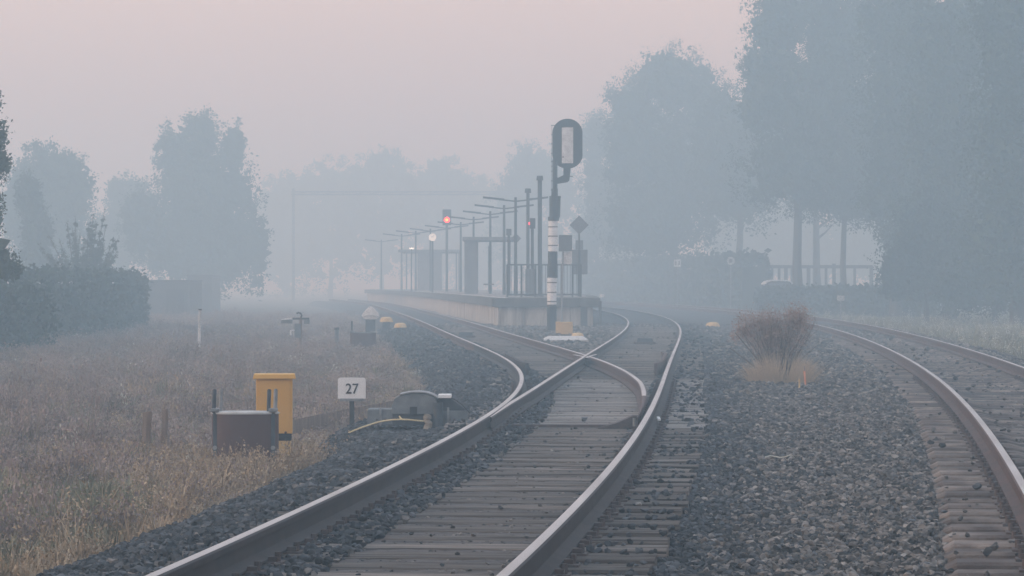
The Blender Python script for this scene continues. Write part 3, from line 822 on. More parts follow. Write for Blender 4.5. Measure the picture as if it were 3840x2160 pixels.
ptree('leafy dark tree cut by the left picture edge, nearest of all', -170, 62, 110,
      [(-40, 330, 110, 180), (-30, 420, 100, 110), (-45, 540, 100, 150), (-35, 640, 130, 150), (-60, 240, 110, 140), (10, 670, 90, 60), (-190, 300, 260, 320), (-210, 520, 300, 300), (-150, 160, 180, 220), (-320, 420, 220, 300)], 16000, 0.075, 64, mat='leaf2', r=.10, sig=.11, crown0=.5, limbs=0)

# shrub with upright shoots behind the hedge
sb = thing('upright_shrub', 'green shrub with upright leafy shoots rising behind the hedge', 'shrub', (X(205, 117), 117, GZ))
rr = random.Random(5); mb = MB(); blobs = []
for u0, v0, u1, v1 in ((150, 690, 98, 618), (170, 690, 117, 590), (185, 690, 165, 560), (195, 690, 190, 548), (215, 690, 222, 560), (228, 690, 245, 556), (235, 690, 265, 530), (250, 690, 285, 605), (262, 690, 300, 600), (205, 690, 208, 600), (240, 690, 232, 590), (160, 690, 122, 640), (178, 690, 152, 600), (200, 690, 178, 575), (222, 690, 236, 545), (245, 690, 262, 570), (256, 690, 290, 640), (190, 690, 200, 585), (212, 690, 214, 625), (232, 690, 252, 600)):
    a = Vector((X(u0, 117), 117 + rr.uniform(-.3, .3), -0.4)); b = Vector((X(u1, 117), 117 + rr.uniform(-.5, .5), Z(v1, 117)))
    a0 = Vector((a.x, a.y, Z(v0, 117)))
    mb.tube([a, a0, b], [0.03, .024, .008], 5)
    for i in range(9):
        t = i / 8; p = a0.lerp(b, t); w = .17 * (1 - t) + .035
        blobs.append((p.x - sb.location.x, p.y - 117, p.z - GZ, w, w, .14))
mb2 = mb
for i, p in enumerate(mb2.v): mb2.v[i] = (p[0] - sb.location.x, p[1] - 117, p[2] - GZ)
mb2.build('stems', M['stem'], sb)
leaf_cloud('foliage', blobs, 9000, 0.034, M['leaf2'], sb, 66, clump=6, sig=.10)

def hedge(label, pts, h, w, n, leaf, mat, seed, bump=0.12, name='hedge'):
    """pts: plan points of the centre line"""
    b0 = pts[0]
    t = thing(name, label, 'hedge', (b0[0], b0[1], GZ))
    rg = np.random.default_rng(seed)
    seg = []; tot = 0
    for a, b in zip(pts[:-1], pts[1:]):
        L = math.hypot(b[0]-a[0], b[1]-a[1]); seg.append((a, b, L)); tot += L
    core = MB()
    for a, b, L in seg:
        rz = math.atan2(b[1]-a[1], b[0]-a[0])
        core.box(((a[0]+b[0])/2 - b0[0], (a[1]+b[1])/2 - b0[1], h * .46), (L + .1, w * .72, h * .9), rz)
    core.build('branch_mass', M['leaf_dark'], t)
    V = []
    for a, b, L in seg:
        k = int(n * L / tot)
        s = rg.uniform(0, 1, k); face = rg.random(k)
        u = rg.uniform(-.5, .5, k) * w; zz = rg.uniform(.02, 1, k) * h
        top = face < 0.4
        zz = np.where(top, h * (1 + bump * np.abs(rg.normal(0, .5, k))) - .05, zz)
        u = np.where(top, u, np.where(face < .8, -w / 2, w / 2) + rg.normal(0, .07, k))
        ang = math.atan2(b[1]-a[1], b[0]-a[0])
        px = a[0] + (b[0]-a[0]) * s - np.sin(ang) * u * -1 * -1; py = a[1] + (b[1]-a[1]) * s + np.cos(ang) * u
        V.append(np.c_[px - b0[0], py - b0[1], zz])
    c = np.concatenate(V); k = len(c)
    sz = leaf * np.exp(rg.normal(0, .3, k))
    uu = rg.normal(0, 1, (k, 3)); uu /= np.linalg.norm(uu, axis=1)[:, None]
    ww = rg.normal(0, 1, (k, 3)); ww -= (ww * uu).sum(1)[:, None] * uu; ww /= np.linalg.norm(ww, axis=1)[:, None]
    uu *= sz[:, None]; ww *= sz[:, None] * .6
    v = np.stack([c - uu, c + ww, c + uu, c - ww], 1).reshape(-1, 3)
    meshobj('foliage', v, np.arange(len(v)).reshape(-1, 4), M[mat], t)
    return t
hedge('dark clipped hedge running away along the meadow below the upright shrub', [(-15.4, 66), (-14.3, 86), (-13.7, 102), (-14.2, 119)], 2.0, 1.3, 20000, 0.075, 'leaf_dark', 70, .14)
hedge('straggling dark bush growing out of the hedge foot at the picture edge', [(-13.4, 70), (-12.2, 80)], 1.5, 1.6, 5000, 0.08, 'leaf_dark', 71, .25)
hedge('dark hedge on the outside of the far curve, behind the platform end', [(13.6, 180), (12.3, 205), (9.6, 235), (6.2, 262), (2.5, 285)], 3.0, 1.8, 14000, 0.17, 'leaf_dark', 72, .2)
hedge('low dark hedge below the fence, hiding the lower half of the car', [(12.4, 160), (15.5, 158), (19.5, 150)], 1.42, 1.2, 6000, 0.12, 'leaf_dark', 73, .2)
# flat-topped sheds past the hedge
def shed(label, u0, u1, vtop, d, depth):
    x0, x1 = X(u0, d), X(u1, d); h = Z(vtop, d) - GZ
    t = thing('shed', label, 'shed', ((x0+x1)/2, d, GZ))
    w = x1 - x0
    MB().box((0, depth/2, h*.47), (w * .97, depth, h*.94)).build('wall', M['wall'], t, bevel=.02)
    MB().box((0, depth/2, h*.97), (w, depth + .2, h*.06)).build('roof', M['roof'], t, bevel=.02)
    MB().box((w*.2, -.03, h*.4), (.9, .06, h*.75)).build('door', M['fence'], t, bevel=.01)
shed('low flat shed just past the end of the clipped hedge', 352, 480, 704, 160, 6)
shed('taller flat shed farther into the mist than the low one', 470, 532, 691, 186, 6)

# ------------------------------------------------------------------ things along the near track
def P3(u, v, d): return (X(u, d), d, Z(v, d))
# round brown cable drum
d = 28.5; bz = FIELD_Z
dr = thing('cable_drum', 'brown round drum with pale lid and four upright rods, in front of the yellow cabinet', 'cable drum', (X(610, d), d + .3, bz))
ht = Z(1041, d) - bz; rad = W(170, d) / 2
def ring(r, z, n=40): return [(r * math.cos(2*math.pi*i/n), 0.5 * r * math.sin(2*math.pi*i/n), z) for i in range(n)]
mb = MB(); mb.quadstrip([ring(rad, -.05), ring(rad, ht - .01)]); mb.build('shell', M['drum'], dr, smooth=True)
mb = MB(); mb.quadstrip([ring(rad + .008, ht - .012), ring(rad + .010, ht), ring(rad - .01, ht + .012), ring(.02, ht + .016)]); mb.build('lid', M['lid'], dr, smooth=True)
for sx in (-1, 1):
    cx = sx * (rad - .045 if sx > 0 else rad - .035)
    MB().box((cx + (-.03 if sx < 0 else 0) * 0, -.5 * math.sqrt(max(0, rad**2 - cx**2)), ht * .55), (.035, .03, ht * .9)).build('strap', M['machine_dk'], dr, bevel=.004)
    MB().box((cx, -.05, ht + .025), (.075, .12, .03)).build('lug', M['galv'], dr, bevel=.006)
    for k, oy in ((0, -.06), (1, .03)):
        ox = cx - .012 + .052 * k - (.0 if sx < 0 else .03)
        mb = MB(); mb.tube([(ox, oy, ht), (ox + .006, oy, ht + .205)], .018, 10); mb.tube([(ox + .006, oy, ht + .205), (ox + .006, oy, ht + .212)], .012, 10)
        mb.build('rod', M['machine_dk'] if k == 0 else M['galv'], dr, smooth=True)
    mb = MB(); yy = -.5 * math.sqrt(max(0, rad**2 - cx**2)); mb.tube([(cx, yy - .035, ht * .53), (cx, yy + .02, ht * .53)], .02, 8); mb.build('bolt', M['galv'], dr, smooth=True)
# yellow cabinet
d = 29.6
cb = thing('trackside_cabinet', 'yellow trackside cabinet with a dark plinth behind the brown drum', 'cabinet', (X(690, d), d, bz), rz=0.06)
z0, z1, z2, z3 = -.5, Z(1105, d) - bz, Z(1095, d) - bz, Z(941, d) - bz
wB = .335
MB().box((-.005, .12, z1 / 2 - .1), (wB * .93, .27, z1 + .2)).build('pedestal', M['yellow_old'], cb, bevel=.006)
MB().box((0, .12, (z1 + z2) / 2 + .002), (wB * .95, .28, z2 - z1 + .03)).build('plinth', M['black'], cb, bevel=.004)
MB().box((0, .12, (z2 + z3) / 2), (wB, .30, z3 - z2 - .03)).build('body', M['yellow'], cb, bevel=.008)
MB().box((0, .12, z3 - .022), (wB + .06, .36, .044), taper=.95).build('cap', M['yellow'], cb, bevel=.007)
MB().box((.0, -.034, (z2 + z3) / 2 - .02), (wB * .86, .006, (z3 - z2) * .86)).build('door', M['yellow'], cb, bevel=.002)
mb = MB(); mb.tube([(.105, -.04, .45), (.105, -.052, .45)], .012, 8); mb.build('lock', M['iron'], cb)
# wooden stakes
for (u, v0, d, w, lab) in ((368, 1036, 30.0, .080, 'thicker of two short wooden stakes in the grass near the drum'), (413, 1029, 31.0, .058, 'thinner wooden stake beside a thicker one in the grass')):
    x, h = X(u, d), Z(v0, d) - bz
    mb = MB()
    mb.quadstrip([[(a * w, b * w, -.2) for a, b in ((-.5, -.5), (.5, -.5), (.55, .5), (-.5, .5))], [(a * w, b * w, h * .5) for a, b in ((-.5, -.5), (.52, -.5), (.5, .5), (-.52, .5))], [(a * w + .01, b * w, h + a * .014) for a, b in ((-.48, -.5), (.5, -.48), (.5, .5), (-.5, .5))]])
    tag(mb.build('wooden_stake', M['wood'], loc=(x, d, bz), bevel=.004), lab, 'stake', 'stakes in the grass')

# number board 27
d = 35.0
sg = thing('number_board', 'white board reading 27 on a short dark post by the switch machine', 'sign', (X(885, d), d, -.30))
zc = lambda v: Z(v, d) + .30
pw, pt, pb = W(70, d), zc(950), zc(1003)
poly = []
rc = .028
for cx, cz, a0 in ((pw/2 - rc, pt - rc, 0), (-pw/2 + rc, pt - rc, 90)):
    for k in range(6): a = R(a0 + 18 * k); poly.append((cx + rc * math.cos(a), cz + rc * math.sin(a)))
poly += [(-pw/2, pb), (pw/2, pb)]
MB().prism(poly, -.006, .006).build('plate', M['white'], sg, bevel=.002)
MB().box((0, .015, pb - .012), (pw * .86, .05, .03)).build('bracket', M['galv'], sg, bevel=.004)
for s in (-1, 1):
    mb = MB(); mb.tube([(s * pw * .36, -.02, pb - .016), (s * pw * .36, .02, pb - .016)], .012, 8); mb.build('bolt', M['galv'], sg)
MB().box((0.0, .03, (pb - .03) / 2 - .08), (.052, .05, pb + .14)).build('post', M['darkpost'], sg, bevel=.005)
fc = bpy.data.curves.new('lettering', 'FONT'); fc.body = '27'; fc.align_x = 'CENTER'; fc.size = .158; fc.extrude = .0015; fc.offset = .0012
fo = bpy.data.objects.new('tmp', fc); COL.objects.link(fo)
bpy.context.view_layer.update()
me = bpy.data.meshes.new_from_object(fo.evaluated_get(bpy.context.evaluated_depsgraph_get()))
bpy.data.objects.remove(fo)
me.materials.clear(); me.materials.append(M['digit'])
lo = bpy.data.objects.new('lettering', me); COL.objects.link(lo); lo.parent = sg
lo.rotation_euler = (math.pi/2, 0, 0); lo.location = (0.002, -.0085, zc(990)); lo.scale = (.92, 1, 1)

# switch machine
d = 33.0
pm = thing('switch_machine', 'grey switch machine with an arched housing beside the blade tips', 'switch machine', (X(1050, d), d, -.185))
def cx(c): return (1220 + c / 4.441 - 1920) / 12000 * 33 - pm.location.x
def cz(c): return 1.25 - (1380 + c / 4.441 - 1062) / 12000 * 33 + .215
def xbox(c0, c1, v0, v1, y0, y1, nm, m, bev=.006):
    return MB().box(((cx(c0) + cx(c1)) / 2, (y0 + y1) / 2, (cz(v0) + cz(v1)) / 2), (cx(c1) - cx(c0), y1 - y0, cz(v0) - cz(v1))).build(nm, M[m], pm, bevel=bev)
xbox(705, 1125, 735, 990, -.02, .40, 'gear_box', 'machine')
xbox(1120, 1860, 812, 1000, -.03, .42, 'base', 'machine_dk')
arc = [(1110, 815), (1105, 690), (1150, 560), (1240, 505), (1400, 470), (1540, 462), (1680, 475), (1790, 510), (1850, 570), (1862, 690), (1862, 815)]
MB().prism([(cx(a), cz(b)) for a, b in arc], -.06, .36).build('housing', M['machine'], pm, bevel=.01)
rim = [(1240, 500), (1400, 465), (1540, 456), (1680, 468), (1800, 508), (1880, 560)]
mb = MB(); pr = [(cx(a), cz(b)) for a, b in rim]
mb.quadstrip([[(p[0], -.075, p[1]), (p[0], .38, p[1]), (p[0], .38, p[1] + .012), (p[0], -.075, p[1] + .012)] for p in pr]); mb.build('hood', M['galv'], pm)
xbox(1410, 1532, 690, 815, -.068, -.055, 'hole_shade_plate', 'black', .002)  # black plate painted in for the darkness of a square hole
xbox(1850, 2372, 762, 1000, .0, .40, 'drive_box', 'machine')
MB().prism([(cx(1866), cz(762)), (cx(1866), cz(560)), (cx(2095), cz(562)), (cx(2365), cz(762))], .06, .36).build('sloped_cover', M['machine_dk'], pm, bevel=.006)
xbox(1880, 2095, 492, 550, -.02, .30, 'white_lid', 'white', .004)
for c in (920, 2045):
    xbox(c - 18, c + 18, 705, 990, -.035, .0, 'clamp', 'galv', .004)
rr = random.Random(9)
mb = MB(); mb.tube([(cx(1715 + rr.uniform(-20, 20)), -.10 + rr.uniform(-.01, .01), cz(v)) for v in range(830, 1290, 45)], [.040 + rr.uniform(-.010, .012) for _ in range(830, 1290, 45)], 9)
mb.build('muddy_sleeve', M['mud'], pm, smooth=False)
mb = MB(); mb.tube([(cx(1880), -.06, cz(620)), (cx(1880), -.07, cz(900)), (cx(1885), -.08, cz(1250))], [.05, .048, .052], 10); mb.build('conduit', M['machine_dk'], pm, smooth=True)
yc = [(400, 1150), (500, 1105), (600, 1066), (760, 1012), (880, 975), (1000, 950), (1140, 932), (1270, 925), (1400, 930), (1530, 945), (1640, 955)]
mb = MB(); mb.tube([(cx(a), -.16 - .02 * math.sin(i), cz(b) + .02) for i, (a, b) in enumerate(yc)], .0085, 7)
mb.tube([(cx(1290), -.17, cz(930) + .02), (cx(1255), -.1, cz(870)), (cx(1235), -.04, cz(850))], .008, 6)
mb.build('yellow_cable', M['cable_y'], pm, smooth=True)
mb = MB(); mb.tube([(cx(2095), .03, cz(548)), (cx(2180), .02, cz(590)), (cx(2280), .01, cz(665)), (cx(2390), .0, cz(775))], .007, 6); mb.build('black_cable', M['black'], pm, smooth=True)
for i, c in enumerate((860, 1000, 1300, 1700, 2150, 2280)):
    mb = MB(); yy = -.03 if c < 1860 else 0
    mb.tube([(cx(c), yy - .02, cz(905)), (cx(c), yy + .01, cz(905))], .012, 6); mb.build('bolt', M['iron'], pm)

# half-buried edge board behind the number board
mb = MB()
pts = [(-2.75, 35.4, -.40), (-2.45, 36.6, -.36), (-1.95, 38.4, -.31), (-1.45, 40.2, -.28), (-1.30, 41.4, -.28)]
mb.quadstrip([[(p[0], p[1] - .03, p[2] - .2), (p[0], p[1] + .03, p[2] - .2), (p[0], p[1] + .03, p[2] + .06), (p[0], p[1] - .03, p[2] + .06)] for p in pts])
tag(mb.build('edge_board', M['wood'], bevel=.006), 'weathered board edging the ballast behind the 27 sign', 'edging board')

# small things on the track
def rock(name, loc, s, mat, label, cat='stone', group=None):
    o = stone(random.randint(200, 999), M[mat]); o.name = name; o.location = loc; o.scale = s
    return tag(o, label, cat, group)
d = 32.6
rock('ballast_stone', (X(1471, d), d, -.135), (.085, .08, .085), 'stone_dark', 'single dark stone lying on the pale sleepers between the blades')
d = 20.3
rock('ballast_stone', (X(1512, 19.0), 19.0, -.15), (.06, .05, .07), 'stone_dark', 'dark angular stone standing on the sleepers inside the near rail')
d = 31.9
tag(MB().box((0, 0, 0), (.028, .55, .02)).build('white_stick', M['white'], loc=(X(1657, d), d, -.10), rz=-.02, bevel=.003), 'pale flat stick against the outer side of the rail', 'stick')
for u, v, d, s, lab in ((1622, 857, 75, .42, 'dark flat box between the rails of the track past the platform end'), (1172, 838, 84, .40, 'dark flat box between the rails of the track along the platform wall')):
    b = thing('track_beacon', lab, 'track beacon', (X(u, d), d, -.185), group='beacons between the rails')
    MB().box((0, 0, .03), (.50, .6, .06)).build('mount', M['iron'], b, bevel=.01)
    MB().box((0, 0, .10), (.38, .42, .10), taper=.9).build('housing', M['machine_dk'], b, bevel=.015)
mb = MB(); d = 26.9
wp = [(1925, 1150), (1938, 1147), (1950, 1149), (1962, 1151), (1975, 1149), (1984, 1145), (1992, 1146), (1998, 1152)]
mb.tube([(X(u, d), d + .04 * math.sin(i), Z(v, d) + .0) for i, (u, v) in enumerate(wp)], .0055, 6)
tag(mb.build('cable_scrap', M['cable_w'], smooth=True), 'curled pale scrap of wire lying on the ballast', 'wire')

# orange stake and its small marker by the dried bush
d = 46.0
x, zb = X(2024, d), -.22
st = thing('marker_stake', 'thin orange stake stuck in the ballast in front of the dried bush', 'stake', (x, d, zb))
h = Z(921, d) - zb
mb = MB(); mb.tube([(.02, 0, -.1), (0, 0, h * .75)], .014, 6); mb.build('painted_part', M['orange'], st, smooth=True)
mb = MB(); mb.tube([(0, 0, h * .75), (-.004, 0, h)], [.013, .011], 6); mb.build('bare_top', M['wood'], st, smooth=True)
tag(MB().box((0, 0, .05), (.022, .03, .14)).build('marker_peg', M['yellow_old'], loc=(X(2011, 45.3), 45.3, -.23), bevel=.003), 'short pale yellow peg at the foot of the orange stake', 'peg')

# dried bush
d = 48.0
bu = thing('dried_bush', 'reddish brown dried bush with straw at its foot, between the tracks', 'bush', (X(1955, d), d, -.24))
rr = random.Random(21); stems = MB(); tips = []
for i in range(95):
    ux = rr.uniform(-1, 1); tx = ux * .58 + rr.uniform(-.06, .06); ty = rr.uniform(-.5, .5)
    hh = 1.20 * (1 - .16 * ux * ux) * rr.uniform(.7, 1.03)
    if -.45 < ux < -.30 or .12 < ux < .22: hh *= .9
    bx, by = tx * .28 + rr.uniform(-.05, .05), ty * .3
    mid = (bx + (tx - bx) * .45, by + (ty - by) * .45, hh * .5)
    mid = (mid[0] + rr.gauss(0, .04), mid[1] + rr.gauss(0, .04), mid[2])
    stems.tube([(bx, by, 0), mid, (tx + rr.gauss(0, .03), ty, hh * .8), (tx + rr.gauss(0, .05), ty, hh)], [.0045, .0038, .002, .0012], 4)
    for k in range(14):
        t = rr.uniform(.42, 1.0)
        p = Vector((bx + (tx - bx) * t, by + (ty - by) * t, hh * t)); tips.append((p.x + rr.gauss(0, .035), p.y + rr.gauss(0, .035), p.z + rr.uniform(-.02, .03)))
for tx, hh in ((-.64, .75), (-.72, .52), (-.30, .45), (.05, .8), (.13, .75), (.34, .5)):
    stems.tube([(tx * .1 + .06, 0, 0), (tx * .55 + .03, -.1, hh * .5), (tx, -.16, hh)], [.012, .011, .006], 5)
stems.build('stems', M['stem'], bu)
leaf_cloud('seed_heads', [(p[0], p[1], p[2], .05, .05, .07) for p in tips] + [(-.44, 0, .84, .20, .25, .26)] * 60 + [(-.12, 0, .86, .22, .3, .28)] * 60 + [(.30, 0, .93, .25, .3, .28)] * 80 + [(0, 0, .66, .55, .4, .25)] * 40 + [(-.58, 0, .72, .14, .2, .2)] * 20, 13000, 0.010, M['dry'], bu, 5, clump=14, sig=.12)
straw = MB()
for i in range(2600):
    a = rr.uniform(0, 6.283); side = rr.random()
    cxx = rr.choice((-.30, -.18, -.08, .28, .40)) + rr.gauss(0, .09); cy = rr.uniform(-.5, .1)
    hh = rr.uniform(.08, .52) * (1.15 - abs(cxx - .05)); le = (cxx * .5 + rr.gauss(0, .07)); w = .0035
    px, py = math.cos(a) * w, math.sin(a) * w
    o = len(straw.v)
    straw.v += [(cxx*.8 - px, cy - py, 0), (cxx*.8 + px, cy + py, 0), (cxx*.8 + le*.5 + px*.6, cy - .02, hh*.6), (cxx*.8 + le*.5 - px*.6, cy - .02, hh*.6), (cxx*.8 + le, cy - .03, hh)]
    straw.f += [(o, o+1, o+2, o+3), (o+3, o+2, o+4)]; straw.m += [0, 0]
sm = bpy.data.meshes.new('straw'); sm.from_pydata(straw.v, [], straw.f); sm.materials.append(M['straw'])
sm.materials[0] = M['straw_pale']
so = bpy.data.objects.new('straw', sm); COL.objects.link(so); so.parent = bu

# ------------------------------------------------------------------ things in the meadow
d = 77.0
wp = thing('marker_post', 'slim white post with a dark cap standing alone in the meadow', 'post', (X(502, d), d, FIELD_Z))
h = Z(777, d) - FIELD_Z
mb = MB(); mb.tube([(-.02, 0, -.1), (0, 0, h * .62)], .033, 10); mb.build('lower_shaft', M['white_worn'], wp, smooth=True)
mb = MB(); mb.tube([(0, 0, h * .62), (.012, 0, h - .03)], .036, 10); mb.build('upper_shaft', M['lid'], wp, smooth=True)
mb = MB(); mb.tube([(.012, 0, h - .035), (.012, 0, h)], [.05, .036], 10); mb.build('cap', M['black'], wp, smooth=True)
# equipment post with cross arm
d = 80.0
ep = thing('equipment_post', 'post with a dark cross arm, hanging box and curled hook in the meadow', 'post', (X(754, d), d, FIELD_Z))
ex = lambda c: (1000 + c / 4.6 - 1920) / 12000 * d - ep.location.x
ez = lambda c: 1.25 - (1120 + c / 4.6 - 1062) / 12000 * d - FIELD_Z
mb = MB(); mb.tube([(ex(575), 0, -.1), (ex(590), 0, ez(340))], .035, 8); mb.build('shaft', M['wood'], ep, smooth=True)
MB().box(((ex(445) + ex(735)) / 2, 0, ez(345)), (ex(735) - ex(445), .06, ez(330) - ez(362))).build('cross_arm', M['darkpost'], ep, bevel=.006)
mb = MB(); mb.tube([(ex(515), 0, ez(255)), (ex(550), 0, ez(240)), (ex(590), 0, ez(255)), (ex(605), 0, ez(290)), (ex(590), 0, ez(335))], .022, 6); mb.build('hook', M['darkpost'], ep, smooth=True)
MB().box((ex(690), .03, ez(400)), (ex(735) - ex(640), .2, ez(365) - ez(440))).build('instrument_box', M['machine'], ep, bevel=.01)
MB().box((ex(538), -.03, ez(550)), (ex(592) - ex(485), .16, ez(430) - ez(670))).build('meter_box', M['machine'], ep, bevel=.01)
mb = MB(); mb.tube([(ex(245), 0, ez(362)), (ex(440), 0, ez(345))], [.018, .02], 6); mb.build('pale_arm', M['white_worn'], ep, smooth=True)
MB().box((ex(345), .03, ez(395)), (ex(440) - ex(245), .05, ez(365) - ez(430))).build('arm_plate', M['machine'], ep, bevel=.006)
mb = MB(); mb.tube([(ex(485), 0, ez(545)), (ex(415), 0, ez(550)), (ex(415), 0, ez(630))], .022, 6); mb.build('bent_pipe', M['white_worn'], ep, smooth=True)
# short grey post, second drum
d = 86.0
sp = thing('short_post', 'short grey post with a dark cap near the smaller drum', 'post', (X(847, d), d, FIELD_Z))
h = Z(825, d) - FIELD_Z
mb = MB(); mb.tube([(0, 0, -.1), (0, 0, h)], .055, 8); mb.build('shaft', M['cabinet'], sp, smooth=True)
mb = MB(); mb.tube([(0, 0, h - .05), (0, 0, h + .01)], .065, 8); mb.build('cap', M['darkpost'], sp, smooth=True)
d = 84.0
d2 = thing('cable_drum', 'smaller dark drum with one rod, in the meadow before the white hood', 'cable drum', (X(913, d), d, FIELD_Z))
h = Z(836, d) - FIELD_Z; w2 = W(66, d) / 2
mb = MB(); mb.quadstrip([ring(w2, -.05, 28), ring(w2, h - .02, 28)]); mb.build('shell', M['drum'], d2, smooth=True)
mb = MB(); mb.quadstrip([ring(w2 + .01, h - .02, 28), ring(w2 - .01, h, 28), ring(.02, h + .005, 28)]); mb.build('lid', M['cabinet'], d2, smooth=True)
mb = MB(); mb.tube([(-w2 + .06, -.1, h - .02), (-w2 + .06, -.1, h + .30)], .022, 6); mb.build('rod', M['darkpost'], d2, smooth=True)
MB().box((-w2 + .07, -.12, h + .02), (.13, .13, .05)).build('lug', M['galv'], d2, bevel=.008)
MB().box((w2 - .07, -.12, h + .015), (.13, .13, .04)).build('lug', M['galv'], d2, bevel=.008)
# white hood on a dark block
d = 99.0
hd = thing('white_hood', 'white rounded triangular hood on a dark block beside the far track', 'track marker', (X(933, d), d, -.45))
hx = lambda c: (1000 + c / 4.6 - 1920) / 12000 * d - hd.location.x
hz = lambda c: 1.25 - (1120 + c / 4.6 - 1062) / 12000 * d + .45
out = [(1690, 350), (1640, 300), (1650, 265), (1700, 205), (1745, 160), (1780, 135), (1810, 135), (1845, 160), (1895, 210), (1940, 265), (1948, 305), (1900, 352), (1790, 362)]
MB().prism([(hx(a), hz(b)) for a, b in out], -.16, .16).build('hood', M['white_worn'], hd, bevel=.05, smooth=True)
mb = MB(); mb.tube([(hx(1660), -.168, hz(310)), (hx(1795), -.172, hz(283)), (hx(1935), -.168, hz(308))], .016, 6); mb.build('crease', M['lid'], hd)
MB().box((hx(1790), 0, (hz(360) - .3) / 2), (hx(1870) - hx(1705), .3, hz(360) + .3)).build('block', M['machine_dk'], hd, bevel=.02)
# yellow cable caps
def cap(u, v0, v1, w, d, zb, lab, mat='yellow_old'):
    x = X(u, d); ww = W(w, d); h1 = Z(v0, d) - zb
    t = thing('cable_marker', lab, 'cable marker', (x, d, zb), group='yellow caps on cable ends')
    hb = Z(v1, d) - zb
    MB().box((0, 0, hb / 2 - .1), (ww * .55, .25, hb + .2)).build('foot', M['machine_dk'], t, bevel=.01)
    mb = MB(); hh = h1 - hb
    rings = [[(ww/2 * k * math.cos(2*math.pi*i/16), .22 * k * math.sin(2*math.pi*i/16), hb + hh * q) for i in range(16)] for k, q in ((1.0, 0), (.98, .25), (.8, .8), (.4, 1.0))]
    mb.quadstrip(rings); mb.build('cap', M[mat], t, smooth=True)
cap(972, 797, 810, 34, 104, -.40, 'yellow cap touching the white hood')
cap(1007, 812, 824, 32, 97, -.34, 'yellow cap on the ballast shoulder, clear of the white hood')
cap(1793, 810, 822, 36, 106, -.30, 'yellow cap on the ballast between the bend and the dried bush')

# ------------------------------------------------------------------ signal seen from behind
d = 96.0
sgz = -.22
sig = thing('railway_signal', 'tall banded signal mast with a black oval head seen from behind', 'signal', (X(1388, d), d, sgz))
ax = lambda c: (2000 + c / 4.262 - 1920) / 12000 * d - sig.location.x        # head crop
az = lambda c: 1.25 - (420 + c / 4.262 - 1062) / 12000 * d - sgz
bx_ = lambda c: (1960 + c / 2.5875 - 1920) / 12000 * d - sig.location.x      # mast crop
bz_ = lambda c: 1.25 - (740 + c / 2.5875 - 1062) / 12000 * d - sgz
def mast(c0, c1, v0, v1, nm, m, off=0.0, n=16, grow=0):
    xm = (bx_(c0) + bx_(c1)) / 2; r = (bx_(c1) - bx_(c0)) / 2
    mb = MB(); mb.tube([(xm + off, 0, bz_(v1)), (xm, 0, bz_(v0))], r + grow, n); return mb.build(nm, M[m], sig, smooth=True)
mast(236, 330, 1040, 1290, 'mast_base', 'black')
mast(238, 328, 780, 1042, 'white_band', 'white')
mast(246, 338, 524, 781, 'black_band', 'black')
mast(250, 340, 228, 526, 'white_band', 'white')
for c0, c1, v in ((240, 328, 826), (239, 327, 922), (238, 326, 1010), (246, 338, 660), (248, 338, 287), (248, 339, 377), (248, 339, 467)):
    mast(c0, c1, v - 5, v + 5, 'clamp_ring', 'darkpost', grow=.008)
mast(258, 356, 0, 215, 'relay_sleeve', 'black')
mast(246, 352, 190, 228, 'collar', 'black')
mb = MB(); mb.tube([(bx_(357), -.05, bz_(195)), (bx_(362), -.05, bz_(-5))], .018, 6); mb.build('conduit', M['darkpost'], sig)
mb = MB(); mb.tube([((ax(255) + ax(440)) / 2, 0, az(1375)), ((ax(255) + ax(440)) / 2, 0, az(1345))], (ax(440) - ax(255)) / 2, 14); mb.build('collar', M['black'], sig, smooth=True)
mb = MB(); mb.tube([((ax(288) + ax(392)) / 2, 0, az(1360)), ((ax(288) + ax(392)) / 2, 0, az(1225))], (ax(392) - ax(288)) / 2, 12); mb.build('upper_sleeve', M['black'], sig, smooth=True)
mb = MB(); mb.tube([(ax(345), 0, az(1240)), (ax(345), 0, az(760))], (ax(385) - ax(305)) / 2, 12); mb.build('upper_mast', M['black'], sig, smooth=True)
mb = MB(); mb.prism([(ax(310), az(1045)), (ax(400), az(1050)), (ax(480), az(1010)), (ax(480), az(860)), (ax(597), az(860)), (ax(590), az(960)), (ax(575), az(1095)), (ax(545), az(1122)), (ax(400), az(1145)), (ax(310), az(1150))], -.07, .07)
mb.build('bracket', M['black'], sig, bevel=.01)
# oval backing board
hw = (ax(785) - ax(305)) / 2; hcx = (ax(785) + ax(305)) / 2
ov = []
for k in range(25): a = math.pi * k / 24; ov.append((hcx + hw * math.cos(a), az(335) + (az(108) - az(335)) * math.sin(a)))
for k in range(25): a = math.pi + math.pi * k / 24; ov.append((hcx + hw * math.cos(a), az(690) + (az(690) - az(905)) * math.sin(a)))
MB().prism(ov, -.02, .02).build('oval_board', M['black'], sig, bevel=.006)
MB().box(((ax(455) + ax(636)) / 2, -.10, (az(250) + az(824)) / 2), (ax(636) - ax(455), .14, az(250) - az(824))).build('lamp_housing', M['white_worn'], sig, bevel=.01)
mb = MB(); mb.tube([(ax(474), -.18, az(722)), (ax(474), -.165, az(722))], .022, 8); mb.build('handle', M['black'], sig)
for v in (215, 360, 510, 660, 790, 865, 945, 1100, 1245, 1330):
    mb = MB(); mb.tube([(ax(345), -.02, az(v)), (ax(282), -.03, az(v) - .004)], .011, 6); mb.build('step_peg', M['darkpost'], sig)
mb = MB(); mb.tube([(ax(296), -.03, az(230)), (ax(292), -.03, az(1250))], .007, 5); mb.build('ladder_wire', M['darkpost'], sig)
mb = MB(); mb.tube([(ax(580), 0, az(1028)), (ax(632), 0, az(1028))], .011, 6); mb.build('step_peg', M['darkpost'], sig)

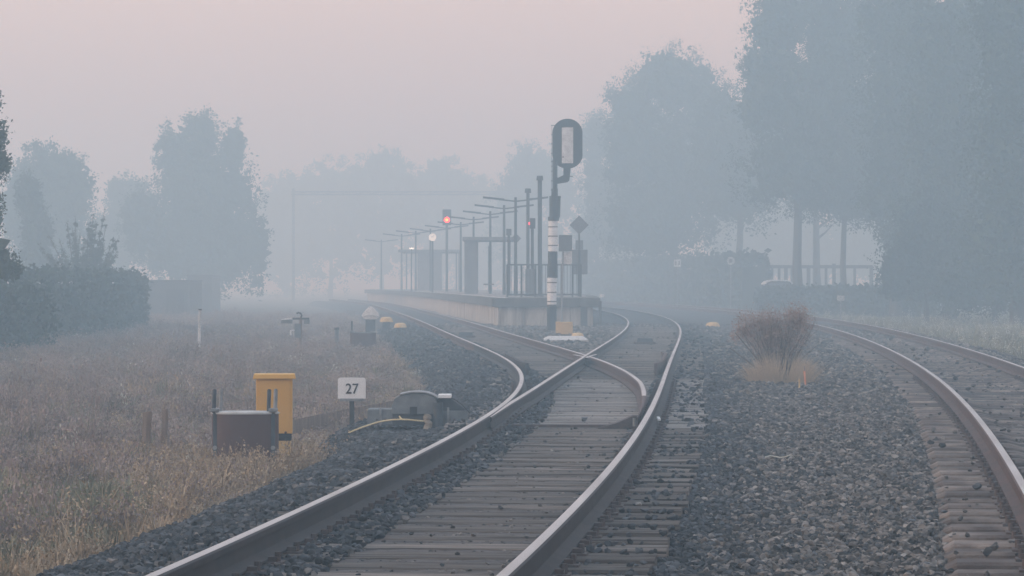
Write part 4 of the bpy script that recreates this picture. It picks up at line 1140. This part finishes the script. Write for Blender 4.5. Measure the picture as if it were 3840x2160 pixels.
# slab, boxes and thin pole at its foot
d = 79.0
sl = MB(); w = W(110, d)
sl.quadstrip([[(-w/2, -.9, 0), (w/2, -.9, 0), (w/2, .9, 0), (-w/2, .9, 0)], [(-w/2, -.9, .07), (w/2, -.9, .07), (w/2, .9, .07), (-w/2, .9, .07)], [(-w/2 + .11, -.6, .14), (w/2 - .11, -.6, .14), (w/2 - .11, .6, .14), (-w/2 + .11, .6, .14)]])
tag(sl.build('concrete_slab', M['slab'], loc=(X(1423, d), d, -.20), bevel=.008), 'pale concrete slab on the ballast between the forked tracks', 'slab')
d = 88.0
yb = thing('junction_box', 'yellow junction box between the slab and the signal mast', 'junction box', (X(1420, d), d, -.24))
w, h0, h1 = W(30, d), Z(841, d) + .24, Z(810, d) + .24
MB().box((.06, 0, (h0 + h1) / 2), (w, .36, h1 - h0)).build('body', M['yellow_old'], yb, bevel=.012)
MB().box((-.17, .02, (h0 + h1) / 2 + .02), (.14, .30, (h1 - h0) * .92)).build('side_case', M['yellow_old'], yb, bevel=.012)
MB().box((.03, 0, h0 / 2 - .05), (w * .8, .25, h0 + .12)).build('foot', M['machine_dk'], yb, bevel=.01)
cap(1453, 837, 846, 31, 85, -.26, 'low round yellow cap right beside the yellow junction box')
d = 97.5
tp = thing('thin_pole', 'thin pale pole with a grey case on top beside the signal mast', 'pole', (X(1414, d), d, -.22))
px_ = lambda c: (1960 + c / 2.5875 - 1920) / 12000 * d - tp.location.x
pz_ = lambda c: 1.25 - (740 + c / 2.5875 - 1062) / 12000 * d + .22
mb = MB(); mb.tube([(px_(378), 0, -.1), (px_(390), 0, pz_(500))], .028, 8); mb.build('shaft', M['galv'], tp, smooth=True)
MB().box((px_(415), .02, pz_(445)), (px_(480) - px_(350), .22, pz_(365) - pz_(524))).build('case', M['cabinet'], tp, bevel=.012)
MB().box((px_(435), .02, pz_(590)), (px_(475) - px_(398), .04, pz_(530) - pz_(650))).build('white_panel', M['white_worn'], tp, bevel=.006)

# ------------------------------------------------------------------ platform
PT = .76
pe_l = lambda q: float(xL(q)) + 1.66
pe_r = lambda q: float(xM(q)) - 1.66
pf = thing('platform', 'island platform of stained concrete panels under a dark mossy coping', 'platform', (0, 106, 0))
stations = list(np.arange(106, 252, 2.0))
def strip(inset, z0, z1, nm, m):
    mb = MB(); rings = []
    for i, q in enumerate(stations):
        a, b = pe_l(q) + inset, pe_r(q) - inset; y = q - 106 + (inset if i == 0 else 0)
        rings.append([(a, y, z0), (b, y, z0), (b, y, z1), (a, y, z1)])
    mb.quadstrip(rings); return mb.build(nm, M[m], pf)
strip(.28, -.4, PT - .30, 'core', 'concrete')
strip(.06, PT - .28, PT - .01, 'coping', 'coping')
for i in range(30):
    q = 106.9 + i * 1.5; q2 = q + 1.47
    xa, xb = pe_l(q) + .3, pe_l(q2) + .3
    MB().box(((xa + xb) / 2 + random.uniform(-.01, .01), (q + q2) / 2 - 106, PT - .145 + random.uniform(-.006, .006)), (math.hypot(xb - xa, q2 - q), .60, .29), math.atan2(q2 - q, xb - xa)).build('coping_slab', M['coping'], pf, bevel=.012)
na = 5; xa, xb = pe_l(106), pe_r(106)
for i in range(na):
    w = (xb - xa) / na
    MB().box((xa + w * (i + .5), .28 + random.uniform(-.01, .01), PT - .15 + random.uniform(-.006, .006)), (w - .015, .60, .30)).build('coping_slab', M['coping'], pf, bevel=.012)
mb = MB(); rings = []
for q in stations[1:]:
    a, b = pe_l(q) + .5, pe_r(q) - .5; rings.append([(a, q - 106, PT - .05), (b, q - 106, PT - .05), (b, q - 106, PT + .02), (a, q - 106, PT + .02)])
mb.quadstrip(rings); mb.build('paving', M['paving'], pf)
for off in (.35,):
    mb = MB(); rings = []
    for q in stations: a = pe_l(q) + off; rings.append([(a, q - 106 + .05, PT + .001), (a + .12, q - 106 + .05, PT + .001), (a + .12, q - 106 + .05, PT + .006), (a, q - 106 + .05, PT + .006)])
    mb.quadstrip(rings); mb.build('edge_line', M['white'], pf)
a, b = pe_l(106) + .24, pe_r(106) - .24; n = 4
for i in range(n):
    w = (b - a) / n
    MB().box((a + w * (i + .5), .20 + random.uniform(-.012, .012), .06 - .06), (w - .02, .14, .92)).build('wall_panel', M['concrete'], pf, bevel=.01)
for i in range(26):
    q = 106.4 + i * 2.0; q2 = q + 1.94
    xa, xb = pe_l(q) + .22, pe_l(q2) + .22
    ang = math.atan2(q2 - q, xb - xa)
    MB().box(((xa + xb) / 2 + random.uniform(-.012, .012), (q + q2) / 2 - 106, 0), (math.hypot(xb - xa, q2 - q), .14, .92), ang).build('wall_panel', M['concrete'], pf, bevel=.01)
mb = MB(); mb.tube([(pe_r(106) + .05, .1, PT + .03), (pe_r(106) + .05, .1, PT + .12)], .07, 8); mb.build('corner_lamp', M['white'], pf, smooth=True)
MB().box((pe_r(106) - .55, -.02, .05), (.22, .10, .85)).build('cable_duct', M['machine_dk'], pf, bevel=.01)
mb = MB(); mb.tube([(pe_r(106) - .02, -.05, -.3), (pe_r(106) - .02, -.05, PT - .1)], .05, 8); mb.build('drain_pipe', M['machine_dk'], pf, smooth=True)

# railing across the platform end
d = 109.0
rl = thing('railing', 'dark steel railing closing the platform end', 'railing', (0, d, PT))
x0, x1 = X(1275, d), X(1462, d); zt, zb = Z(666, d) - PT, .10
for z in (zt, zb):
    mb = MB(); mb.tube([(x0, 0, z), (x1, 0, z)], .024, 8); mb.build('rail', M['darkpost'], rl, smooth=True)
for i, u in enumerate((1276, 1312, 1346, 1378, 1412, 1440, 1461)):
    mb = MB(); mb.tube([(X(u, d), 0, -.02), (X(u, d), 0, zt)], .034 if i in (0, 1, 6) else .026, 8); mb.build('post', M['darkpost'], rl, smooth=True)
for i in range(24):
    x = x0 + (x1 - x0) * (i + .5) / 24
    mb = MB(); mb.tube([(x, 0, zb), (x, 0, zt)], .008, 5); mb.build('bar', M['darkpost'], rl)

# lamps
def lamp(x, y, zj, label):
    t = thing('platform_lamp', label, 'lamp post', (x, y, PT), rz=random.uniform(-.03, .03), group='twin-arm lamps along the platform')
    h = zj - PT
    mb = MB(); mb.tube([(0, 0, -.02), (0, 0, h * .30), (0, 0, h + .12)], [.075, .06, .048], 10); mb.build('pole', M['darkpost'], t, smooth=True)
    for s in (-1, 1):
        mb = MB(); mb.tube([(0, 0, h - .03), (s * .55, 0, h + .03), (s * .62, 0, h + .035)], .026, 6); mb.build('arm', M['darkpost'], t, smooth=True)
        mb = MB(); mb.quadstrip([[(s * q, -.08 * k, h + zz), (s * q, .08 * k, h + zz), (s * q, .06 * k, h + zz + .07), (s * q, -.06 * k, h + zz + .07)] for q, k, zz in ((.42, .8, .0), (.8, 1, .04), (1.22, .9, .085))])
        mb.build('lamp_head', M['darkpost'], t, bevel=.008)
LP = [(1933.5, 752, 120), (1890.5, 780, 132), (1838.6, 802, 143), (1776, 822, 155), (1728, 841, 168), (1675, 854, 179), (1614, 865, 189), (1559, 873, 198), (1506, 884, 209), (1430, 905, 237)]
WORD = ['nearest twin-arm lamp, over the railing', 'second twin-arm lamp from the railing', 'third twin-arm lamp from the railing', 'fourth twin-arm lamp, just past the first shelter', 'fifth twin-arm lamp, its arm ending at the red light',
        'sixth twin-arm lamp, below the red light', 'seventh twin-arm lamp, beside the clock', 'eighth twin-arm lamp, faint beyond the clock', 'ninth twin-arm lamp, nearly lost in mist', 'last and faintest twin-arm lamp of the row']
for (pxx, pyy, dd), wd in zip(LP, WORD):
    lamp((pxx - 1920) / 12000 * dd, dd, 1.25 + (1062 - pyy) / 12000 * dd, wd)
# tall capped posts
for u, v, d, r, lab in ((1358, 443, 112, .075, 'tallest dark post with a square cap behind the railing'), (1328, 475, 118, .06, 'dark capped post, shorter and left of the tallest one')):
    t = thing('capped_post', lab, 'post', (X(u, d), d, PT)); h = Z(v, d) - PT
    mb = MB(); mb.tube([(0, 0, -.02), (0, 0, h - .12)], r, 10); mb.build('shaft', M['darkpost'], t, smooth=True)
    MB().box((0, 0, h - .07), (.24, .24, .16), taper=.85).build('cap', M['darkpost'], t, bevel=.02)
    MB().box((0, 0, .03), (.26, .26, .06)).build('base_plate', M['darkpost'], t, bevel=.01)
# post with small red light
d = 114.0
rp = thing('indicator_post', 'dark post with a boxed head showing a small red light', 'indicator', (X(1339, d), d, PT))
h1, h0 = Z(549, d) - PT, Z(575, d) - PT
mb = MB(); mb.tube([(0, 0, -.02), (0, 0, h0 + .02)], .055, 10); mb.build('shaft', M['darkpost'], rp, smooth=True)
MB().box((.01, 0, (h0 + h1) / 2), (.20, .22, h1 - h0)).build('head', M['black'], rp, bevel=.015)
mb = MB(); mb.tube([(-.095, -.07, Z(563, d) - PT - .03), (-.095, -.07, Z(563, d) - PT + .06)], .028, 8); mb.build('lamp', M['pink_lamp'], rp, smooth=True)
MB().box((-.05, .05, .50), (.40, .25, 1.0)).build('cabinet', M['cabinet'], rp, bevel=.02)
d = 121.0
ip = thing('indicator_post', 'thin dark post with a small unlit head near the second diamond', 'indicator', (X(1280, d), d, PT))
h1 = Z(576, d) - PT
mb = MB(); mb.tube([(0, 0, -.02), (0, 0, h1 - .2)], .05, 8); mb.build('shaft', M['darkpost'], ip, smooth=True)
MB().box((0, 0, h1 - .12), (.20, .2, .25)).build('head', M['darkpost'], ip, bevel=.02)
# diamond signs
def diamond(u, v, half, d, lab, low):
    t = thing('diamond_sign', lab, 'sign', (X(u, d), d, PT)); hc = Z(v, d) - PT; k = W(half, d)
    MB().prism([(0, hc + k), (-k, hc), (0, hc - k), (k, hc)], -.012, .012).build('plate', M['sign_back'], t, bevel=.004)
    mb = MB(); mb.tube([(0, .04, low), (0, .04, hc + k * .9)], .028, 8); mb.build('upper_pole', M['darkpost'], t, smooth=True)
    if low > .1:
        mb = MB(); mb.tube([(0, .04, -.02), (0, .04, low)], .06, 10); mb.build('post', M['darkpost'], t, smooth=True)
    return t
d = 113.0
ds_ = diamond(1457, 566, 24, d, 'grey diamond sign on a post at the platform end, seen from behind', Z(628, d) - PT)
q = lambda u: X(u, d) - ds_.location.x
MB().box(((q(1439) + q(1478)) / 2, .12, Z(659, d) - PT), (q(1478) - q(1439), .24, Z(628, d) - Z(690, d))).build('lower_case', M['cabinet'], ds_, bevel=.015)
MB().box(((q(1448) + q(1467)) / 2, .10, Z(616, d) - PT), (q(1467) - q(1448), .16, Z(605, d) - Z(628, d))).build('upper_case', M['cabinet'], ds_, bevel=.012)
diamond(1298, 600, 13, 125, 'faint second diamond sign behind the nearest lamp', 0.0)
# shelters
def shelter(lab, u0, u1, vr, d, depth, colu=None):
    x0, x1 = X(u0, d), X(u1, d); h = Z(vr, d) - PT
    t = thing('platform_shelter', lab, 'shelter', ((x0 + x1) / 2, d, PT)); w = x1 - x0
    MB().box((0, depth / 2, h - .08), (w + .3, depth + .5, .16)).build('roof', M['shelter'], t, bevel=.02)
    for sx in (-1, 1):
        for y in (.1, depth - .1):
            MB().box((sx * (w / 2 - .05), y, (h - .16) / 2), (.09, .09, h - .16)).build('post', M['shelter'], t, bevel=.008)
    for i in range(3):
        MB().box((0, .1 + (depth - .2) * (i + .5) / 3, (h - .3) / 2), (.03, (depth - .4) / 3, h - .5)).build('glass_panel', M['glass'], t, bevel=.004)
    MB().box((0, depth / 2 + .2, .44), (.45, depth * .7, .06)).build('bench', M['wood'], t, bevel=.01)
    if colu: MB().box((X(colu[0], d) - t.location.x, .9, (h - .16) / 2), (W(colu[1], d), 1.6, h - .16)).build('service_block', M['shelter'], t, bevel=.02)
shelter('flat-roofed shelter with a dark service block beside the lamps', 1172, 1285, 596, 141, 5, (1185, 34))
shelter('long low shelter deep in the mist below the clock', 1008, 1150, 628, 205, 10, (1080, 60))
# clock
d = 170.0
ck = thing('station_clock', 'round white station clock on a pole above the far shelter', 'clock', (X(1088, d), d, PT))
hc = Z(597, d) - PT; r = W(9.4, d)
mb = MB(); mb.tube([(0, .06, -.02), (0, .06, hc)], .05, 8); mb.build('pole', M['darkpost'], ck, smooth=True)
mb = MB(); mb.tube([(0, -.10, hc), (0, .10, hc)], r, 28); mb.build('face', M['clock'], ck, smooth=True)
for a, L in ((35, .75), (-58, .5)):
    mb = MB(); mb.tube([(0, -.112, hc), (r * L * math.sin(R(a)), -.112, hc + r * L * math.cos(R(a)))], .012, 4); mb.build('hand', M['black'], ck)
# white strip light
d = 186.0
wl_ = thing('strip_light', 'small white light on a thin pole left of the clock', 'light', (X(1035, d), d, PT))
hc = Z(625, d) - PT
mb = MB(); mb.tube([(0, .05, -.02), (0, .05, hc)], .04, 6); mb.build('pole', M['darkpost'], wl_)
MB().box((0, 0, hc), (W(12, d), .1, .06)).build('tube', M['white_lamp'], wl_, bevel=.01)
# red signal
d = 178.0
rs = thing('railway_signal', 'distant signal showing a bright red light above the platform', 'signal', (X(1124, d), d, PT))
hc = Z(553, d) - PT
mb = MB(); mb.tube([(0, .12, -.02), (0, .12, hc - .3)], .07, 8); mb.build('mast', M['darkpost'], rs, smooth=True)
MB().box((0, .12, hc + .14), (W(22, d), .2, W(40, d))).build('backing_board', M['black'], rs, bevel=.05)
mb = MB(); mb.tube([(0, -.04, hc), (0, .03, hc)], .15, 20); mb.build('red_lens', M['red_lamp'], rs, smooth=True)
mb = MB(); mb.tube([(0, -.06, hc), (0, -.045, hc)], .075, 16); mb.build('lamp_core', M['amber_core'], rs, smooth=True)
# gantry
d = 300.0
gn = thing('signal_gantry', 'faint gantry beam spanning the far tracks in the mist', 'gantry', (X(738, d), d, -.4))
h = Z(486, d) + .4; xe = 1.5 - gn.location.x
for x in (0, xe):
    mb = MB(); mb.tube([(x, 0, -.1), (x, 0, h + (.45 if x == 0 else 0))], .13, 8); mb.build('post', M['shelter'], gn, smooth=True)
for z in (h - .13, h + .13):
    MB().box((xe / 2, 0, z), (xe + .4, .16, .14)).build('chord', M['shelter'], gn)
for i in range(16):
    x = xe * i / 16
    mb = MB(); mb.tube([(x, 0, h - .1), (x + xe / 16, 0, h + .1)], .03, 5); mb.build('brace', M['shelter'], gn)

# ------------------------------------------------------------------ street side beyond the hedge
d = 196.0
fn = thing('timber_fence', 'dark post and rail fence seen under the tree crowns', 'fence', (X(1925, d), d, GZ))
x1 = X(2195, d) - fn.location.x; zt = Z(671, d) - GZ
MB().box((x1 / 2, 0, zt), (x1, .12, .20)).build('top_rail', M['fence'], fn, bevel=.02)
MB().box((x1 / 2, 0, Z(722, d) - GZ), (x1, .10, .14)).build('low_rail', M['fence'], fn, bevel=.02)
for i, u in enumerate((1928, 1942, 1960, 1977, 1992, 2010, 2034, 2056, 2078, 2098, 2122, 2150, 2192)):
    MB().box((X(u, d) - fn.location.x, .0, zt / 2 + .02), (.16 if i % 3 else .22, .14, zt + .1 + (.25 if i in (5, 9) else 0))).build('post', M['fence'], fn, bevel=.02)
# car, end on
d = 166.0
car = thing('parked_car', 'dark car end-on below the fence, sky reflection painted on its curved roof edge', 'car', (X(1963, d), d, GZ))
w = 1.76; H = Z(706, d) - GZ
body = [(-.86, .25), (-.88, .55), (-.84, .85), (-.80, .95), (.80, .95), (.84, .85), (.88, .55), (.86, .25), (.7, .2), (-.7, .2)]
MB().prism(body, 0, 4.2).build('body', M['car'], car, bevel=.06, smooth=True)
cab = [(-.80, .94), (-.62, H - .10), (-.45, H - .04), (0, H - .02), (.45, H - .04), (.62, H - .10), (.80, .94)]
MB().prism(cab, .7, 3.4).build('cabin', M['car'], car, bevel=.04, smooth=True)
MB().prism([(-.68, 1.0), (-.55, H - .14), (.55, H - .14), (.68, 1.0)], .66, .72).build('windscreen', M['glass'], car)
arcp = [(-.74, H - .20), (-.60, H - .08), (-.4, H - .015), (0, H + .005), (.4, H - .015), (.60, H - .08), (.72, H - .18)]
mb = MB(); mb.quadstrip([[(p[0], .62, p[1]), (p[0], 3.3, p[1]), (p[0], 3.3, p[1] + .05), (p[0], .62, p[1] + .05)] for p in arcp]); mb.build('roof', M['car_roof'], car, smooth=True)
for s in (-1, 1):
    MB().box((s * .62, -.02, .70), (.28, .08, .12)).build('headlight', M['lamp_pale'], car, bevel=.03)
    for y in (.75, 3.3):
        mb = MB(); mb.tube([(s * .70, y, .30), (s * .87, y, .30)], .30, 18); wh = mb.build('wheel', M['tyre'], car, smooth=True)
MB().box((0, -.03, .45), (.5, .03, .11)).build('number_plate', M['white_worn'], car, bevel=.005)
# signs by the road
d = 160.0
rsn = thing('round_sign', 'round pale road sign on a thin post beyond the tracks', 'sign', (X(1838, d), d, GZ)); hc = Z(656, d) - GZ
mb = MB(); mb.tube([(0, 0, -.05), (0, 0, hc)], .03, 8); mb.build('post', M['galv'], rsn, smooth=True)
mb = MB(); mb.tube([(0, -.05, hc), (0, -.035, hc)], W(10, d), 24); mb.build('disc', M['lid'], rsn, smooth=True)
mb = MB(); mb.tube([(0, -.06, hc), (0, -.05, hc)], W(5, d), 20); mb.build('centre', M['cabinet'], rsn, smooth=True)
d = 176.0
ssn = thing('square_sign', 'small square pale sign on a thin post in front of the dark hedge', 'sign', (X(1704, d), d, GZ)); hc = Z(662, d) - GZ
mb = MB(); mb.tube([(0, 0, -.05), (0, 0, hc)], .03, 8); mb.build('post', M['galv'], ssn, smooth=True)
MB().box((0, -.04, hc), (W(18, d), .02, W(19, d))).build('plate', M['white_worn'], ssn, bevel=.01)
for u in (1700, 1708): MB().box((X(u, d) - ssn.location.x, -.055, hc), (W(2.6, d), .008, W(10, d))).build('bar', M['cabinet'], ssn)
d = 130.0
mk = thing('marker_plate', 'low pale rectangular plate on a peg near the wood edge', 'sign', (X(2115, d), d, GZ)); hc = Z(750, d) - GZ
mb = MB(); mb.tube([(0, 0, -.05), (0, 0, hc)], .025, 6); mb.build('peg', M['galv'], mk)
MB().box((0, -.03, hc), (W(19, d), .02, W(13, d))).build('plate', M['lid'], mk, bevel=.01)

# ------------------------------------------------------------------ the misty air
hb = MB().box((0, 450, (HAZE_TOP - 1.6) / 2), (1230, 1130, HAZE_TOP + 1.6))
hm = bpy.data.materials.new('haze'); hm.use_nodes = True
hn = hm.node_tree.nodes; hn.clear()
ho = hn.new('ShaderNodeOutputMaterial'); pv = hn.new('ShaderNodeVolumePrincipled')
pv.inputs['Color'].default_value = (*HAZE_COLOR, 1)
pv.inputs['Absorption Color'].default_value = (1, 1, 1, 1)
pv.inputs['Density'].default_value = HAZE_DENSITY
pv.inputs['Anisotropy'].default_value = 0.2
hm.node_tree.links.new(pv.outputs[0], ho.inputs['Volume'])
tag(hb.build('haze', hm), 'pale blue morning mist over the railway', kind='stuff')
